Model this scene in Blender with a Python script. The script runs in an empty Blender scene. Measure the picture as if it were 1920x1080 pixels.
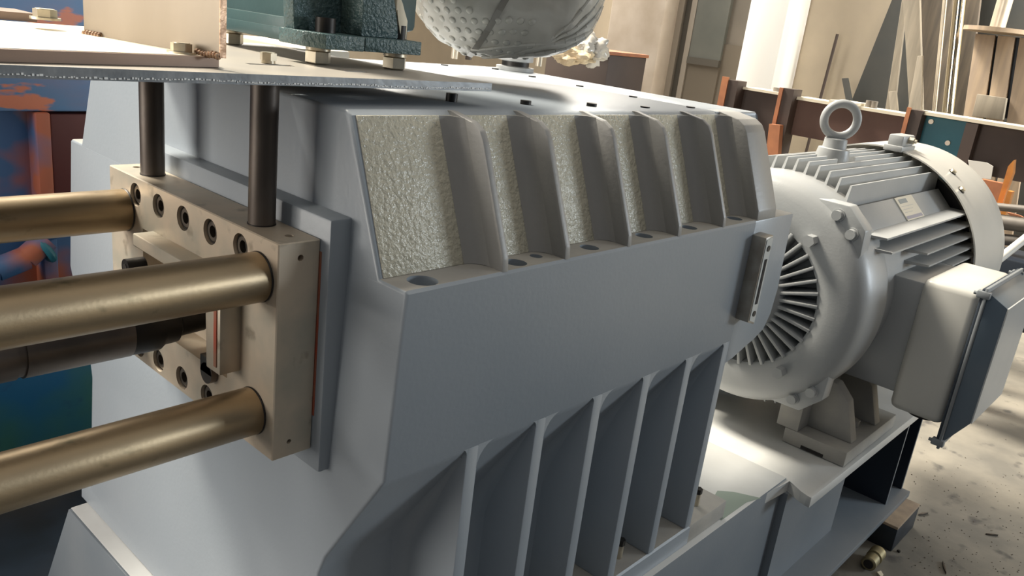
import bpy, bmesh, math, random
import numpy as np
from mathutils import Vector, Matrix, noise
random.seed(7)
PI = math.pi
COL = bpy.context.scene.collection
SC = bpy.context.scene

# ------------------------------------------------------------------ camera
RIGHT = (0.67419429, -0.72913970, 0.11754721)
DOWN = (-0.15278449, -0.29340833, -0.94369934)
FWD = (0.72257799, 0.61827732, -0.30921546)
FPX = 1548.0
CAM = Vector((0, 0, 1.62))
cd = bpy.data.cameras.new('camera')
cam = bpy.data.objects.new('camera', cd)
COL.objects.link(cam)
cd.sensor_width = 36.0
cd.lens = FPX / 1920.0 * 36.0
cd.clip_start = 0.02
cam.matrix_world = Matrix(((RIGHT[0], -DOWN[0], -FWD[0], CAM[0]),
                           (RIGHT[1], -DOWN[1], -FWD[1], CAM[1]),
                           (RIGHT[2], -DOWN[2], -FWD[2], CAM[2]), (0, 0, 0, 1)))
SC.camera = cam

# ------------------------------------------------------------------ light
w = bpy.data.worlds.new('world'); SC.world = w; w.use_nodes = True
nt = w.node_tree; nt.nodes.clear()
out = nt.nodes.new('ShaderNodeOutputWorld'); bg = nt.nodes.new('ShaderNodeBackground')
tc = nt.nodes.new('ShaderNodeTexCoord'); sp = nt.nodes.new('ShaderNodeSeparateXYZ'); rp = nt.nodes.new('ShaderNodeValToRGB')
nt.links.new(tc.outputs['Generated'], sp.inputs[0]); nt.links.new(sp.outputs['Z'], rp.inputs[0])
nt.links.new(rp.outputs[0], bg.inputs[0]); nt.links.new(bg.outputs[0], out.inputs[0])
r = rp.color_ramp
r.elements[0].position = 0.0; r.elements[0].color = (0.03, 0.04, 0.055, 1)
r.elements[1].position = 1.0; r.elements[1].color = (1.12, 1.03, 0.90, 1)
e = r.elements.new(0.62); e.color = (0.40, 0.41, 0.42, 1)
e = r.elements.new(0.30); e.color = (0.05, 0.075, 0.11, 1)
bg.inputs[1].default_value = 0.75

sd = bpy.data.lights.new('sun', 'SUN'); sd.energy = 8.0; sd.angle = math.radians(14); sd.color = (1, 0.93, 0.80)
so = bpy.data.objects.new('sun', sd); COL.objects.link(so)
so.rotation_euler = Vector((0.15, -0.62, -0.76)).to_track_quat('-Z', 'Y').to_euler()

def area(name, loc, target, sx, sy, power, color):
    d = bpy.data.lights.new(name, 'AREA'); d.shape = 'RECTANGLE'; d.size = sx; d.size_y = sy; d.energy = power; d.color = color
    o = bpy.data.objects.new(name, d); COL.objects.link(o); o.location = loc
    o.rotation_euler = (Vector(target) - Vector(loc)).to_track_quat('-Z', 'Y').to_euler()
    return o
area('daylight_clerestory', (5.0, 6.5, 5.2), (1.5, 1.5, 1.0), 7, 2.4, 620, (1, 0.95, 0.86))
area('daylight_gate', (-4.0, 2.9, 2.2), (0.6, 1.3, 0.9), 3.0, 2.6, 305, (1, 0.94, 0.86))
area('daylight_side_window', (7.6, -5.2, 2.6), (1.0, 0.8, 1.2), 2.0, 1.2, 270, (0.80, 0.91, 1.0))

lw = area('pillar_fill', (7.5, -1.8, 3.4), (8.0, 4.2, 1.6), 2.4, 2.4, 95, (1, 0.94, 0.82)); lw.data.spread = math.radians(65)  # added unseen lamp with narrow spread, brightens the pillar sides

SC.view_settings.view_transform = 'Standard'; SC.view_settings.look = 'None'
SC.view_settings.exposure = 0.0; SC.view_settings.gamma = 1.0; SC.view_settings.use_curve_mapping = False

# ------------------------------------------------------------------ helpers
def ray(px, py):
    a = (px - 960) / FPX; b = (py - 540) / FPX
    return Vector([RIGHT[i] * a + DOWN[i] * b + FWD[i] for i in range(3)])
def at(px, py, ax, v):
    """point of the world seen at a pixel, on the plane ax = v"""
    d = ray(px, py); i = 'xyz'.index(ax)
    return CAM + d * ((v - CAM[i]) / d[i])

def mat(name, col, rough=0.5, metal=0.0, col2=None, nscale=6.0, bump=0.0, bscale=80.0, ramp=(0.35, 0.65), detail=6.0,
        spots=None, sscale=30.0, sramp=(0.62, 0.68), stretch=(1, 1, 1), coat=0.0, alpha=None, trans=0.0, bdist=0.002, rvar=0.0):
    m = bpy.data.materials.new(name); m.use_nodes = True; t = m.node_tree; N = t.nodes; L = t.links
    b = N['Principled BSDF']; b.inputs['Roughness'].default_value = rough; b.inputs['Metallic'].default_value = metal
    b.inputs['Base Color'].default_value = (*col, 1)
    b.inputs['Coat Weight'].default_value = coat
    if trans: b.inputs['Transmission Weight'].default_value = trans
    tc = N.new('ShaderNodeTexCoord'); mp = N.new('ShaderNodeMapping'); mp.inputs['Scale'].default_value = stretch
    L.new(tc.outputs['Object'], mp.inputs[0])
    cur = None
    if col2:
        n = N.new('ShaderNodeTexNoise'); n.inputs['Scale'].default_value = nscale; n.inputs['Detail'].default_value = detail
        L.new(mp.outputs[0], n.inputs['Vector'])
        rr = N.new('ShaderNodeValToRGB'); rr.color_ramp.elements[0].position = ramp[0]; rr.color_ramp.elements[1].position = ramp[1]
        rr.color_ramp.elements[0].color = (*col, 1); rr.color_ramp.elements[1].color = (*col2, 1)
        L.new(n.outputs[0], rr.inputs[0]); cur = rr.outputs[0]
        if rvar:
            mr = N.new('ShaderNodeMapRange'); mr.inputs['To Min'].default_value = rough - rvar; mr.inputs['To Max'].default_value = rough + rvar
            L.new(n.outputs[0], mr.inputs['Value']); L.new(mr.outputs[0], b.inputs['Roughness'])
    if spots:
        n = N.new('ShaderNodeTexNoise'); n.inputs['Scale'].default_value = sscale; n.inputs['Detail'].default_value = 4
        L.new(mp.outputs[0], n.inputs['Vector'])
        rr = N.new('ShaderNodeValToRGB'); rr.color_ramp.elements[0].position = sramp[0]; rr.color_ramp.elements[1].position = sramp[1]
        L.new(n.outputs[0], rr.inputs[0])
        mx = N.new('ShaderNodeMix'); mx.data_type = 'RGBA'
        L.new(rr.outputs[0], mx.inputs[0])
        if cur: L.new(cur, mx.inputs[6])
        else: mx.inputs[6].default_value = (*col, 1)
        mx.inputs[7].default_value = (*spots, 1); cur = mx.outputs[2]
    if cur: L.new(cur, b.inputs['Base Color'])
    if bump:
        n = N.new('ShaderNodeTexNoise'); n.inputs['Scale'].default_value = bscale; n.inputs['Detail'].default_value = 3
        L.new(tc.outputs['Object'], n.inputs['Vector'])
        bp = N.new('ShaderNodeBump'); bp.inputs['Strength'].default_value = bump; bp.inputs['Distance'].default_value = bdist
        L.new(n.outputs[0], bp.inputs['Height']); L.new(bp.outputs[0], b.inputs['Normal'])
    return m

M = {}
M['paint'] = mat('grey_machine_paint', (0.280, 0.313, 0.345), 0.36, col2=(0.305, 0.335, 0.365), nscale=3, bump=0.12, bscale=120)
M['cast'] = mat('lit_cast_paint', (0.52, 0.49, 0.39), 0.22, col2=(0.60, 0.565, 0.45), nscale=5, bump=0.9, bscale=130, bdist=0.0042)  # same grey paint, lightened and warmed to carry the glints
M['motor'] = mat('motor_grey_paint', (0.38, 0.39, 0.39), 0.38, col2=(0.42, 0.425, 0.42), nscale=6, bump=0.15, bscale=150)
M['cowl'] = mat('cowl_grey_paint', (0.52, 0.51, 0.47), 0.38, col2=(0.57, 0.555, 0.51), nscale=5)
M['rib'] = mat('dusty_rib_paint', (0.285, 0.28, 0.27), 0.42, col2=(0.32, 0.31, 0.29), nscale=5, bump=0.2, bscale=120)
M['dusty'] = mat('dusty_paint', (0.30, 0.29, 0.27), 0.6, col2=(0.38, 0.36, 0.32), nscale=9, bump=0.2, bscale=90)
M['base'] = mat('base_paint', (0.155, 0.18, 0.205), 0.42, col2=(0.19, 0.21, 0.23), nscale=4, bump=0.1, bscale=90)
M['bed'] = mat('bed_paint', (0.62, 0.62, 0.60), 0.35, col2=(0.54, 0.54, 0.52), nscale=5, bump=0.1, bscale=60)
M['block'] = mat('machined_steel', (0.60, 0.50, 0.385), 0.45, 0.4, col2=(0.37, 0.36, 0.30), nscale=9, ramp=(0.42, 0.7), bump=0.1, bscale=60, spots=(0.16, 0.13, 0.09), sscale=22, sramp=(0.62, 0.8))
M['bar'] = mat('oiled_bar_steel', (0.42, 0.32, 0.20), 0.42, 0.85, col2=(0.27, 0.205, 0.13), nscale=7, ramp=(0.35, 0.75), bump=0.06, bscale=200, spots=(0.09, 0.09, 0.05), sscale=38, sramp=(0.62, 0.85), stretch=(0.6, 1, 1))
M['post'] = mat('dark_rolled_steel', (0.085, 0.07, 0.06), 0.45, 0.6, col2=(0.16, 0.135, 0.115), nscale=24, ramp=(0.4, 0.75), stretch=(1, 1, 0.35), bump=0.1)
M['shaft'] = mat('dark_shaft_steel', (0.13, 0.11, 0.095), 0.38, 0.7, col2=(0.20, 0.165, 0.14), nscale=12)
M['black'] = mat('black_oxide', (0.03, 0.027, 0.025), 0.45, 0.5)
M['hole'] = mat('dark_hole', (0.02, 0.017, 0.015), 0.8)
M['screw'] = mat('socket_screw_steel', (0.20, 0.17, 0.14), 0.4, 0.8, col2=(0.10, 0.085, 0.07), nscale=60)
M['zinc'] = mat('zinc_bolt', (0.62, 0.56, 0.44), 0.35, 0.85, col2=(0.5, 0.45, 0.36), nscale=50)
M['plate'] = mat('grey_plate', (0.44, 0.40, 0.34), 0.45, 0.15, col2=(0.38, 0.35, 0.31), nscale=8, bump=0.05)
M['plate_edge'] = mat('plate_cut_edge', (0.22, 0.235, 0.25), 0.4, 0.4, col2=(0.30, 0.31, 0.32), nscale=30, bump=0.3, bscale=60)
M['bright'] = mat('bright_white', (0.95, 0.95, 0.93), 0.4, 0.0)  # plain white, holds the sparkle of the plate's cut edge
M['brown'] = mat('brown_edge_steel', (0.24, 0.165, 0.125), 0.5, 0.4, col2=(0.30, 0.22, 0.17), nscale=10, stretch=(0.4, 1, 1))
M['stain'] = mat('stainless_sheet', (0.30, 0.25, 0.19), 0.42, 0.3, col2=(0.25, 0.205, 0.15), nscale=6, stretch=(1.5, 1.5, 0.25), bump=0.04)
M['weld'] = mat('weld_bead', (0.20, 0.13, 0.09), 0.4, 0.8, col2=(0.45, 0.3, 0.2), nscale=60, bump=0.6)
M['teal'] = mat('teal_paint', (0.042, 0.082, 0.082), 0.34, col2=(0.055, 0.10, 0.10), nscale=8, bump=0.2, bscale=60)
M['teal_cast'] = mat('teal_cast_paint', (0.065, 0.115, 0.118), 0.30, col2=(0.10, 0.155, 0.155), nscale=30, bump=1.0, bscale=170, bdist=0.004)
M['wrap'] = mat('bubble_wrap', (0.58, 0.55, 0.48), 0.24, col2=(0.40, 0.39, 0.35), nscale=4, coat=0.3)
M['film'] = mat('stretch_film', (0.62, 0.58, 0.51), 0.24, col2=(0.40, 0.39, 0.35), nscale=5, bump=0.5, bscale=14, coat=0.35, bdist=0.01)
M['tape'] = mat('clear_brown_tape', (0.22, 0.20, 0.17), 0.2, coat=0.5)
M['paper'] = mat('crumpled_paper', (0.75, 0.62, 0.42), 0.6, col2=(0.6, 0.47, 0.3), nscale=20, bump=1.0, bscale=30, bdist=0.01)
M['nameplate'] = mat('aluminium_nameplate', (0.72, 0.70, 0.62), 0.35, 0.2)
M['print'] = mat('nameplate_print', (0.33, 0.36, 0.36), 0.5)
M['print2'] = mat('nameplate_print_violet', (0.38, 0.36, 0.42), 0.5)
M['gauge'] = mat('gauge_frame', (0.30, 0.27, 0.23), 0.4, 0.5, col2=(0.42, 0.40, 0.36), nscale=25)
M['gauge_face'] = mat('gauge_face', (0.50, 0.53, 0.54), 0.35, 0.3)
M['glass'] = mat('gauge_glass', (0.02, 0.022, 0.03), 0.08)
M['rubber'] = mat('gasket_rubber', (0.03, 0.04, 0.055), 0.55)
M['cover'] = mat('terminal_cover_paint', (0.10, 0.135, 0.17), 0.34, col2=(0.13, 0.16, 0.19), nscale=5)
M['cover2'] = mat('cover_flange_paint', (0.20, 0.215, 0.225), 0.45)
M['cover_b'] = mat('beige_cover', (0.55, 0.48, 0.38), 0.5)
M['floor'] = mat('concrete_floor', (0.27, 0.245, 0.20), 0.75, col2=(0.15, 0.14, 0.12), nscale=3.2, ramp=(0.35, 0.68), detail=10, bump=0.3, bscale=25, bdist=0.004, spots=(0.075, 0.07, 0.065), sscale=9, sramp=(0.60, 0.72))
M['wall'] = mat('plaster_wall', (0.68, 0.58, 0.44), 0.85, col2=(0.55, 0.47, 0.36), nscale=1.5, bump=0.2, bscale=20, detail=8)
M['pillar'] = mat('concrete_pillar', (0.58, 0.50, 0.42), 0.8, col2=(0.46, 0.38, 0.30), nscale=3, bump=0.2, bscale=20, detail=8)
M['white'] = mat('white_pillar_paint', (0.92, 0.91, 0.88), 0.7)
M['frame'] = mat('aluminium_frame', (0.34, 0.30, 0.25), 0.45, 0.3)
M['frame_d'] = mat('dark_frame', (0.09, 0.08, 0.065), 0.5)
M['panel_g'] = mat('grey_green_panel', (0.115, 0.12, 0.105), 0.5, col2=(0.15, 0.15, 0.13), nscale=2)
M['panel_b'] = mat('brown_grey_panel', (0.18, 0.155, 0.125), 0.7, col2=(0.15, 0.13, 0.105), nscale=2)
M['panel_l'] = mat('lower_brown_panel', (0.14, 0.115, 0.085), 0.6)
M['rust'] = mat('red_oxide_beam', (0.115, 0.06, 0.047), 0.6, col2=(0.145, 0.08, 0.06), nscale=4, bump=0.1)
M['rust_d'] = mat('dark_brown_beam', (0.06, 0.042, 0.035), 0.6, col2=(0.08, 0.055, 0.045), nscale=4)
M['orange'] = mat('orange_primer', (0.50, 0.20, 0.09), 0.6, col2=(0.36, 0.14, 0.07), nscale=9)
M['amber'] = mat('amber_paint', (0.70, 0.27, 0.05), 0.5, col2=(0.55, 0.20, 0.05), nscale=14)
M['cream'] = mat('pale_cream', (0.80, 0.72, 0.56), 0.7)  # pale cream for top faces, a rib edge and a floor chip
M['teal2'] = mat('teal_panel_paint', (0.018, 0.13, 0.175), 0.45, col2=(0.022, 0.15, 0.20), nscale=5)
M['wood'] = mat('weathered_wood', (0.44, 0.33, 0.225), 0.8, col2=(0.34, 0.26, 0.19), nscale=8, stretch=(3, 3, 0.3), bump=0.2, bscale=30)
M['wood_d'] = mat('dark_weathered_wood', (0.16, 0.13, 0.10), 0.85, col2=(0.10, 0.085, 0.07), nscale=8, stretch=(3, 3, 0.3), bump=0.2, bscale=30)
M['wood_g'] = mat('grey_weathered_board', (0.33, 0.285, 0.22), 0.85, col2=(0.24, 0.21, 0.165), nscale=8, stretch=(3, 3, 0.3))
M['board'] = mat('charcoal_slab', (0.055, 0.058, 0.056), 0.7, col2=(0.075, 0.073, 0.065), nscale=3)  # charcoal, also carries the diagonal wall shadow on the added slab
M['chrome'] = mat('polished_rod', (0.72, 0.66, 0.52), 0.16, 1.0)
M['rod'] = mat('bright_round_steel', (0.60, 0.53, 0.43), 0.4, 0.6, col2=(0.75, 0.66, 0.52), nscale=9)
M['rod_w'] = mat('white_painted_rod', (0.78, 0.76, 0.70), 0.5)
M['pipe'] = mat('grey_pipe', (0.24, 0.215, 0.19), 0.5, 0.3, col2=(0.18, 0.16, 0.14), nscale=14)
M['patchy'] = mat('blue_over_rust_paint', (0.40, 0.115, 0.06), 0.5, col2=(0.06, 0.14, 0.30), nscale=3.2, ramp=(0.47, 0.56), detail=3, bump=0.1, spots=(0.5, 0.24, 0.15), sscale=4.5, sramp=(0.60, 0.72))
M['patchy_b'] = mat('blue_worn_paint', (0.09, 0.22, 0.42), 0.5, col2=(0.20, 0.20, 0.32), nscale=3, ramp=(0.4, 0.7), spots=(0.65, 0.22, 0.13), sscale=5, sramp=(0.60, 0.64), stretch=(1, 1, 3))
M['bluegreen'] = mat('blue_green_paint', (0.015, 0.14, 0.30), 0.4, col2=(0.05, 0.19, 0.17), nscale=3.0, ramp=(0.4, 0.62), detail=3, spots=(0.02, 0.06, 0.16), sscale=7, sramp=(0.6, 0.75))
M['darkred'] = mat('dark_red_panel', (0.10, 0.022, 0.02), 0.5)
M['near_black'] = mat('near_black_tone', (0.014, 0.018, 0.024), 0.4, col2=(0.02, 0.03, 0.045), nscale=7, bump=0.2, bscale=20)  # near-black that carries the shade of the floor slab and packing block
M['slate'] = mat('violet_grey_paint', (0.13, 0.13, 0.18), 0.6)
M['oilpaint'] = mat('fresh_green_grey_patch', (0.25, 0.30, 0.26), 0.3)
M['redpaint'] = mat('red_sealant', (0.38, 0.07, 0.035), 0.5, col2=(0.28, 0.13, 0.08), nscale=25)
M['deep'] = mat('deep_blue_black', (0.012, 0.018, 0.03), 0.5)  # blue-black, carries the shade on the gussets and inner web

class MB:
    def __init__(s): s.bm = bmesh.new()
    def _bev(s, geom_edges, b, seg=2):
        if b: bmesh.ops.bevel(s.bm, geom=geom_edges, offset=b, segments=seg, affect='EDGES', profile=0.5)
    def poly(s, verts, faces, bev=0, seg=2):
        vs = [s.bm.verts.new(v) for v in verts]; fs = []
        for f in faces:
            try: fs.append(s.bm.faces.new([vs[i] for i in f]))
            except ValueError: pass
        if bev:
            ed = list({e for f in fs for e in f.edges}); s._bev(ed, bev, seg)
        return s
    def box(s, x0, x1, y0, y1, z0, z1, bev=0, seg=2):
        v = [(x, y, z) for z in (z0, z1) for y in (y0, y1) for x in (x0, x1)]
        return s.poly(v, [(0, 2, 3, 1), (4, 5, 7, 6), (0, 1, 5, 4), (2, 6, 7, 3), (0, 4, 6, 2), (1, 3, 7, 5)], bev, seg)
    def prism(s, pts, ax, a, b, bev=0, seg=2):
        """polygon pts (2-D, the two other axes in order) extruded along ax from a to b"""
        def mk(p, v):
            return {'x': (v, p[0], p[1]), 'y': (p[0], v, p[1]), 'z': (p[0], p[1], v)}[ax]
        n = len(pts); v = [mk(p, a) for p in pts] + [mk(p, b) for p in pts]
        f = [tuple(range(n))[::-1], tuple(range(n, 2 * n))] + [(i, (i + 1) % n, n + (i + 1) % n, n + i) for i in range(n)]
        return s.poly(v, f, bev, seg)
    def hull8(s, a, b, bev=0):
        """two quads a, b (4 points each, same order)"""
        return s.poly(list(a) + list(b), [(3, 2, 1, 0), (4, 5, 6, 7)] + [(i, (i + 1) % 4, 4 + (i + 1) % 4, 4 + i) for i in range(4)], bev)
    def cyl(s, p0, p1, r0, r1=None, n=32, phase=0.0):
        if r1 is None: r1 = r0
        p0 = Vector(p0); p1 = Vector(p1); d = (p1 - p0).normalized()
        u = d.orthogonal().normalized() if abs(d.z) < 0.99 else Vector((1, 0, 0)); v = d.cross(u)
        vs = []
        for p, rr in ((p0, r0), (p1, r1)):
            for i in range(n):
                t = 2 * PI * i / n + phase; vs.append(p + (u * math.cos(t) + v * math.sin(t)) * rr)
        f = [tuple(range(n))[::-1], tuple(range(n, 2 * n))] + [(i, (i + 1) % n, n + (i + 1) % n, n + i) for i in range(n)]
        return s.poly(vs, f)
    def lathe(s, prof, o, d, n=48, close=False):
        """prof: (distance along d, radius)"""
        o = Vector(o); d = Vector(d).normalized(); u = d.orthogonal().normalized(); v = d.cross(u)
        vs = []; f = []
        for (h, rr) in prof:
            for i in range(n):
                t = 2 * PI * i / n; vs.append(o + d * h + (u * math.cos(t) + v * math.sin(t)) * max(rr, 1e-4))
        k = len(prof)
        for j in range(k - 1 + (1 if close else 0)):
            a = j * n; b = ((j + 1) % k) * n
            for i in range(n): f.append((a + i, a + (i + 1) % n, b + (i + 1) % n, b + i))
        if not close:
            f.append(tuple(range(n))[::-1]); f.append(tuple(range((k - 1) * n, k * n)))
        return s.poly(vs, f)
    def torus(s, c, axis, R, r0, n=48, m=16):
        c = Vector(c); d = Vector(axis).normalized(); u = d.orthogonal().normalized(); v = d.cross(u); vs = []; f = []
        for i in range(n):
            t = 2 * PI * i / n; q = u * math.cos(t) + v * math.sin(t)
            for j in range(m):
                a = 2 * PI * j / m; vs.append(c + q * (R + r0 * math.cos(a)) + d * r0 * math.sin(a))
        for i in range(n):
            for j in range(m):
                f.append((i * m + j, ((i + 1) % n) * m + j, ((i + 1) % n) * m + (j + 1) % m, i * m + (j + 1) % m))
        return s.poly(vs, f)
    def hexa(s, p0, p1, r, phase=0.0): return s.cyl(p0, p1, r, n=6, phase=phase)
    def tube(s, pts, r, n=10):
        for a, b in zip(pts[:-1], pts[1:]): s.cyl(a, b, r, n=n)
        return s

def wloc(o):
    v = Vector((0, 0, 0))
    while o: v += o.location; o = o.parent
    return v
def build(mb, name, m, parent=None, loc=None, angle=35, label=None):
    bm = mb.bm
    bmesh.ops.recalc_face_normals(bm, faces=bm.faces)
    base = wloc(parent) if parent else Vector((0, 0, 0))
    off = base + (Vector(loc) if (loc and not parent) else Vector((0, 0, 0)))
    bmesh.ops.translate(bm, verts=bm.verts, vec=-off)
    me = bpy.data.meshes.new(name); bm.to_mesh(me); bm.free()
    me.polygons.foreach_set('use_smooth', [True] * len(me.polygons))
    me.set_sharp_from_angle(angle=math.radians(angle))
    me.materials.append(M[m] if isinstance(m, str) else m)
    o = bpy.data.objects.new(name, me); COL.objects.link(o)
    if parent: o.parent = parent
    elif loc: o.location = loc
    if label: o['label'] = label
    return o
def tag(o, label, cat, group=None):
    o['label'] = label; o['category'] = cat
    if group: o['group'] = group
    return o
def thing(name, label, cat, loc, group=None):
    o = bpy.data.objects.new(name, None); COL.objects.link(o); o.location = loc; o.empty_display_size = 0.05
    return tag(o, label, cat, group)
def struct(o): o['kind'] = 'structure'; return o
def cut(o, cutters):
    """boolean-subtract the MB 'cutters' (world coordinates) from mesh object o"""
    bm = cutters.bm; bmesh.ops.recalc_face_normals(bm, faces=bm.faces)
    bmesh.ops.translate(bm, verts=bm.verts, vec=-wloc(o))
    me = bpy.data.meshes.new('cutter'); bm.to_mesh(me); bm.free()
    c = bpy.data.objects.new('cutter', me); COL.objects.link(c); c.location = wloc(o)
    md = o.modifiers.new('cut', 'BOOLEAN'); md.operation = 'DIFFERENCE'; md.object = c; md.solver = 'EXACT'
    bpy.context.view_layer.update()
    dg = bpy.context.evaluated_depsgraph_get()
    nm = bpy.data.meshes.new_from_object(o.evaluated_get(dg)); old = o.data
    o.modifiers.clear(); o.data = nm
    nm.polygons.foreach_set('use_smooth', [True] * len(nm.polygons)); nm.set_sharp_from_angle(angle=math.radians(35))
    bpy.data.objects.remove(c); bpy.data.meshes.remove(me); bpy.data.meshes.remove(old)

# ------------------------------------------------------------------ building: floor and back wall
def darken_floor(m):  # floor beside the gearbox coloured near-black to cut light bounced into the pockets
    t_ = m.node_tree; N = t_.nodes; L = t_.links; b = N['Principled BSDF']
    src = b.inputs['Base Color'].links[0].from_socket
    g = N.new('ShaderNodeNewGeometry'); sx = N.new('ShaderNodeSeparateXYZ'); L.new(g.outputs['Position'], sx.inputs[0])
    n = N.new('ShaderNodeTexNoise'); n.inputs['Scale'].default_value = 1.3; n.inputs['Detail'].default_value = 6; L.new(g.outputs['Position'], n.inputs['Vector'])
    a = N.new('ShaderNodeMath'); a.operation = 'MULTIPLY_ADD'; a.inputs[1].default_value = 0.9; L.new(n.outputs[0], a.inputs[0]); L.new(sx.outputs['X'], a.inputs[2])
    mr = N.new('ShaderNodeMapRange'); mr.inputs['From Min'].default_value = 2.75; mr.inputs['From Max'].default_value = 3.05; L.new(a.outputs[0], mr.inputs['Value'])
    mx = N.new('ShaderNodeMix'); mx.data_type = 'RGBA'; mx.inputs[6].default_value = (0.035, 0.036, 0.038, 1); L.new(mr.outputs[0], mx.inputs[0]); L.new(src, mx.inputs[7])
    L.new(mx.outputs[2], b.inputs['Base Color'])
darken_floor(M['floor'])
struct(build(MB().box(-8, 9.2, -8, 10, -0.1, 0.0), 'floor', 'floor'))
WX = 8.2
struct(build(MB().box(WX, WX + 0.2, -8, 10, 0, 6.0), 'wall_back', 'wall'))
struct(build(MB().box(-8, 9.2, 9.8, 10, 0, 6.0), 'wall_left', 'wall'))
struct(build(MB().box(7.75, WX, 5.02, 5.72, 0, 6.0, 0.03), 'trim_1', 'pillar', label='mottled concrete pillar left of the doorway'))
struct(build(MB().box(7.72, 8.19, 3.66, 4.05, 0, 6.0, 0.01), 'trim_2', 'white', label='bright white pillar right of the doorway'))
d1 = struct(build(MB().box(8.12, 8.19, 4.42, 5.02, 0, 6.0), 'door_1', 'panel_g'))
build(MB().box(8.0, 8.19, 4.95, 5.02, 0, 6).box(8.0, 8.19, 4.80, 4.86, 0, 6), 'door_frame', 'frame', d1)
build(MB().box(8.05, 8.19, 4.86, 4.95, 0, 6), 'door_gap', 'frame_d', d1)
build(MB().box(8.01, 8.19, 4.42, 4.80, 1.45, 6.0), 'door_panel', 'panel_g', d1)
build(MB().box(7.99, 8.19, 4.42, 4.80, 1.38, 1.45), 'door_rail', 'frame_d', d1)
build(MB().box(8.02, 8.19, 4.42, 4.80, 0.0, 1.38), 'door_panel', 'panel_l', d1)
build(MB().cyl((7.94, 4.90, 2.35), (8.05, 4.90, 2.35), 0.03, n=16), 'door_knob', 'bright', d1)
struct(build(MB().box(8.06, 8.19, 3.98, 4.42, 1.62, 6.0), 'trim_3', 'panel_b', label='brown grey wall panel between doorway and white pillar'))
struct(build(MB().box(8.04, 8.19, 3.98, 4.42, 0, 1.62), 'trim_4', 'panel_l', label='darker lower wall panel between doorway and white pillar'))

# ------------------------------------------------------------------ the gearbox
YC = 1.258
def mir(y): return 2 * YC - y
G = thing('gearbox', 'large grey painted cast gearbox with ribbed flanks, filling the middle of the picture', 'gearbox', (0.62, YC, 0.49))
half = [(0.876, 1.484), (0.866, 1.478), (0.7865, 1.2813), (0.775, 1.281), (0.735, 1.281), (0.731, 1.277), (0.731, 1.012), (0.741, 0.995), (0.838, 0.835), (0.85, 0.80), (0.85, 0.54), (0.735, 0.54), (0.731, 0.536), (0.731, 0.49)]
prof = half + [(min(mir(y), 1.715) if z < 0.545 and y < 0.8 else mir(y), z) for y, z in half[::-1]]
def endx(z):
    if z > 1.281: return 0.655
    return 0.655 - (1.281 - z) * 0.050
mb = MB()
n = len(prof)
vs = [(0.655, y, z) for y, z in prof] + [(1.603, y, z) for y, z in prof]
mb.poly(vs, [tuple(range(n))[::-1], tuple(range(n, 2 * n))] + [(i, (i + 1) % n, n + (i + 1) % n, n + i) for i in range(n)])
bmesh.ops.recalc_face_normals(mb.bm, faces=mb.bm.faces)
for zc in (1.2805,):
    bmesh.ops.bisect_plane(mb.bm, geom=mb.bm.verts[:] + mb.bm.edges[:] + mb.bm.faces[:], plane_co=(0, 0, zc), plane_no=(0, 0, 1))
for v in mb.bm.verts:
    if v.co.x < 0.7: v.co.x = endx(v.co.z)
ends = [e for e in mb.bm.edges if e.verts[0].co.x < 0.7 and e.verts[1].co.x < 0.7 and len(e.link_faces) == 2 and any(f.normal.x > -0.9 for f in e.link_faces)]
bmesh.ops.bevel(mb.bm, geom=ends, offset=0.005, segments=3, affect='EDGES', profile=0.5)
hb = build(mb, 'housing', 'paint', G)
holes = MB()
for x, y, rr in ((0.704, 0.757, 0.021), (0.886, 0.757, 0.017), (0.942, 0.766, 0.010), (1.068, 0.760, 0.016), (1.235, 0.765, 0.016), (1.386, 0.763, 0.016), (1.57, 0.764, 0.016)):
    holes.cyl((x, y, 1.262), (x, y, 1.40), rr, n=28)
cut(hb, holes)
def dust(o, zlo, zhi):
    o.data.materials.append(M['dusty']); k = len(o.data.materials) - 1; oz = wloc(o).z
    for p in o.data.polygons:
        if p.normal.z > 0.9 and zlo < p.center.z + oz < zhi: p.material_index = k
dust(hb, 1.27, 1.29); dust(hb, 0.53, 0.55)
# rear part of the housing beyond the last lower rib
mb = MB().prism([(1.60, 0.955), (1.63, 0.968), (1.72, 0.986), (1.765, 1.005), (1.786, 1.04), (1.795, 1.10), (1.785, 1.281), (1.60, 1.281)], 'y', 0.7312, mir(0.7312), 0.004)
hr = build(mb, 'housing_end', 'paint', G)
cut(hr, MB().cyl((1.735, 0.772, 1.262), (1.735, 0.772, 1.40), 0.016, n=28)); dust(hr, 1.27, 1.29)
build(MB().prism([(0.867, 1.4835), (0.867, 1.478), (0.79, 1.295), (0.786, 1.2805), (mir(0.786), 1.2805), (mir(0.79), 1.295), (mir(0.867), 1.478), (mir(0.867), 1.4835)], 'x', 1.60, 1.78, 0.003), 'housing_top_end', 'paint', G)
for x, y in ((0.704, 0.757), (0.886, 0.757), (1.068, 0.760), (1.235, 0.765), (1.386, 0.763), (1.57, 0.764)):
    build(MB().cyl((x, y, 1.2625), (x, y, 1.268), 0.009, n=16), 'bolt_head', 'black', G)
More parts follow.
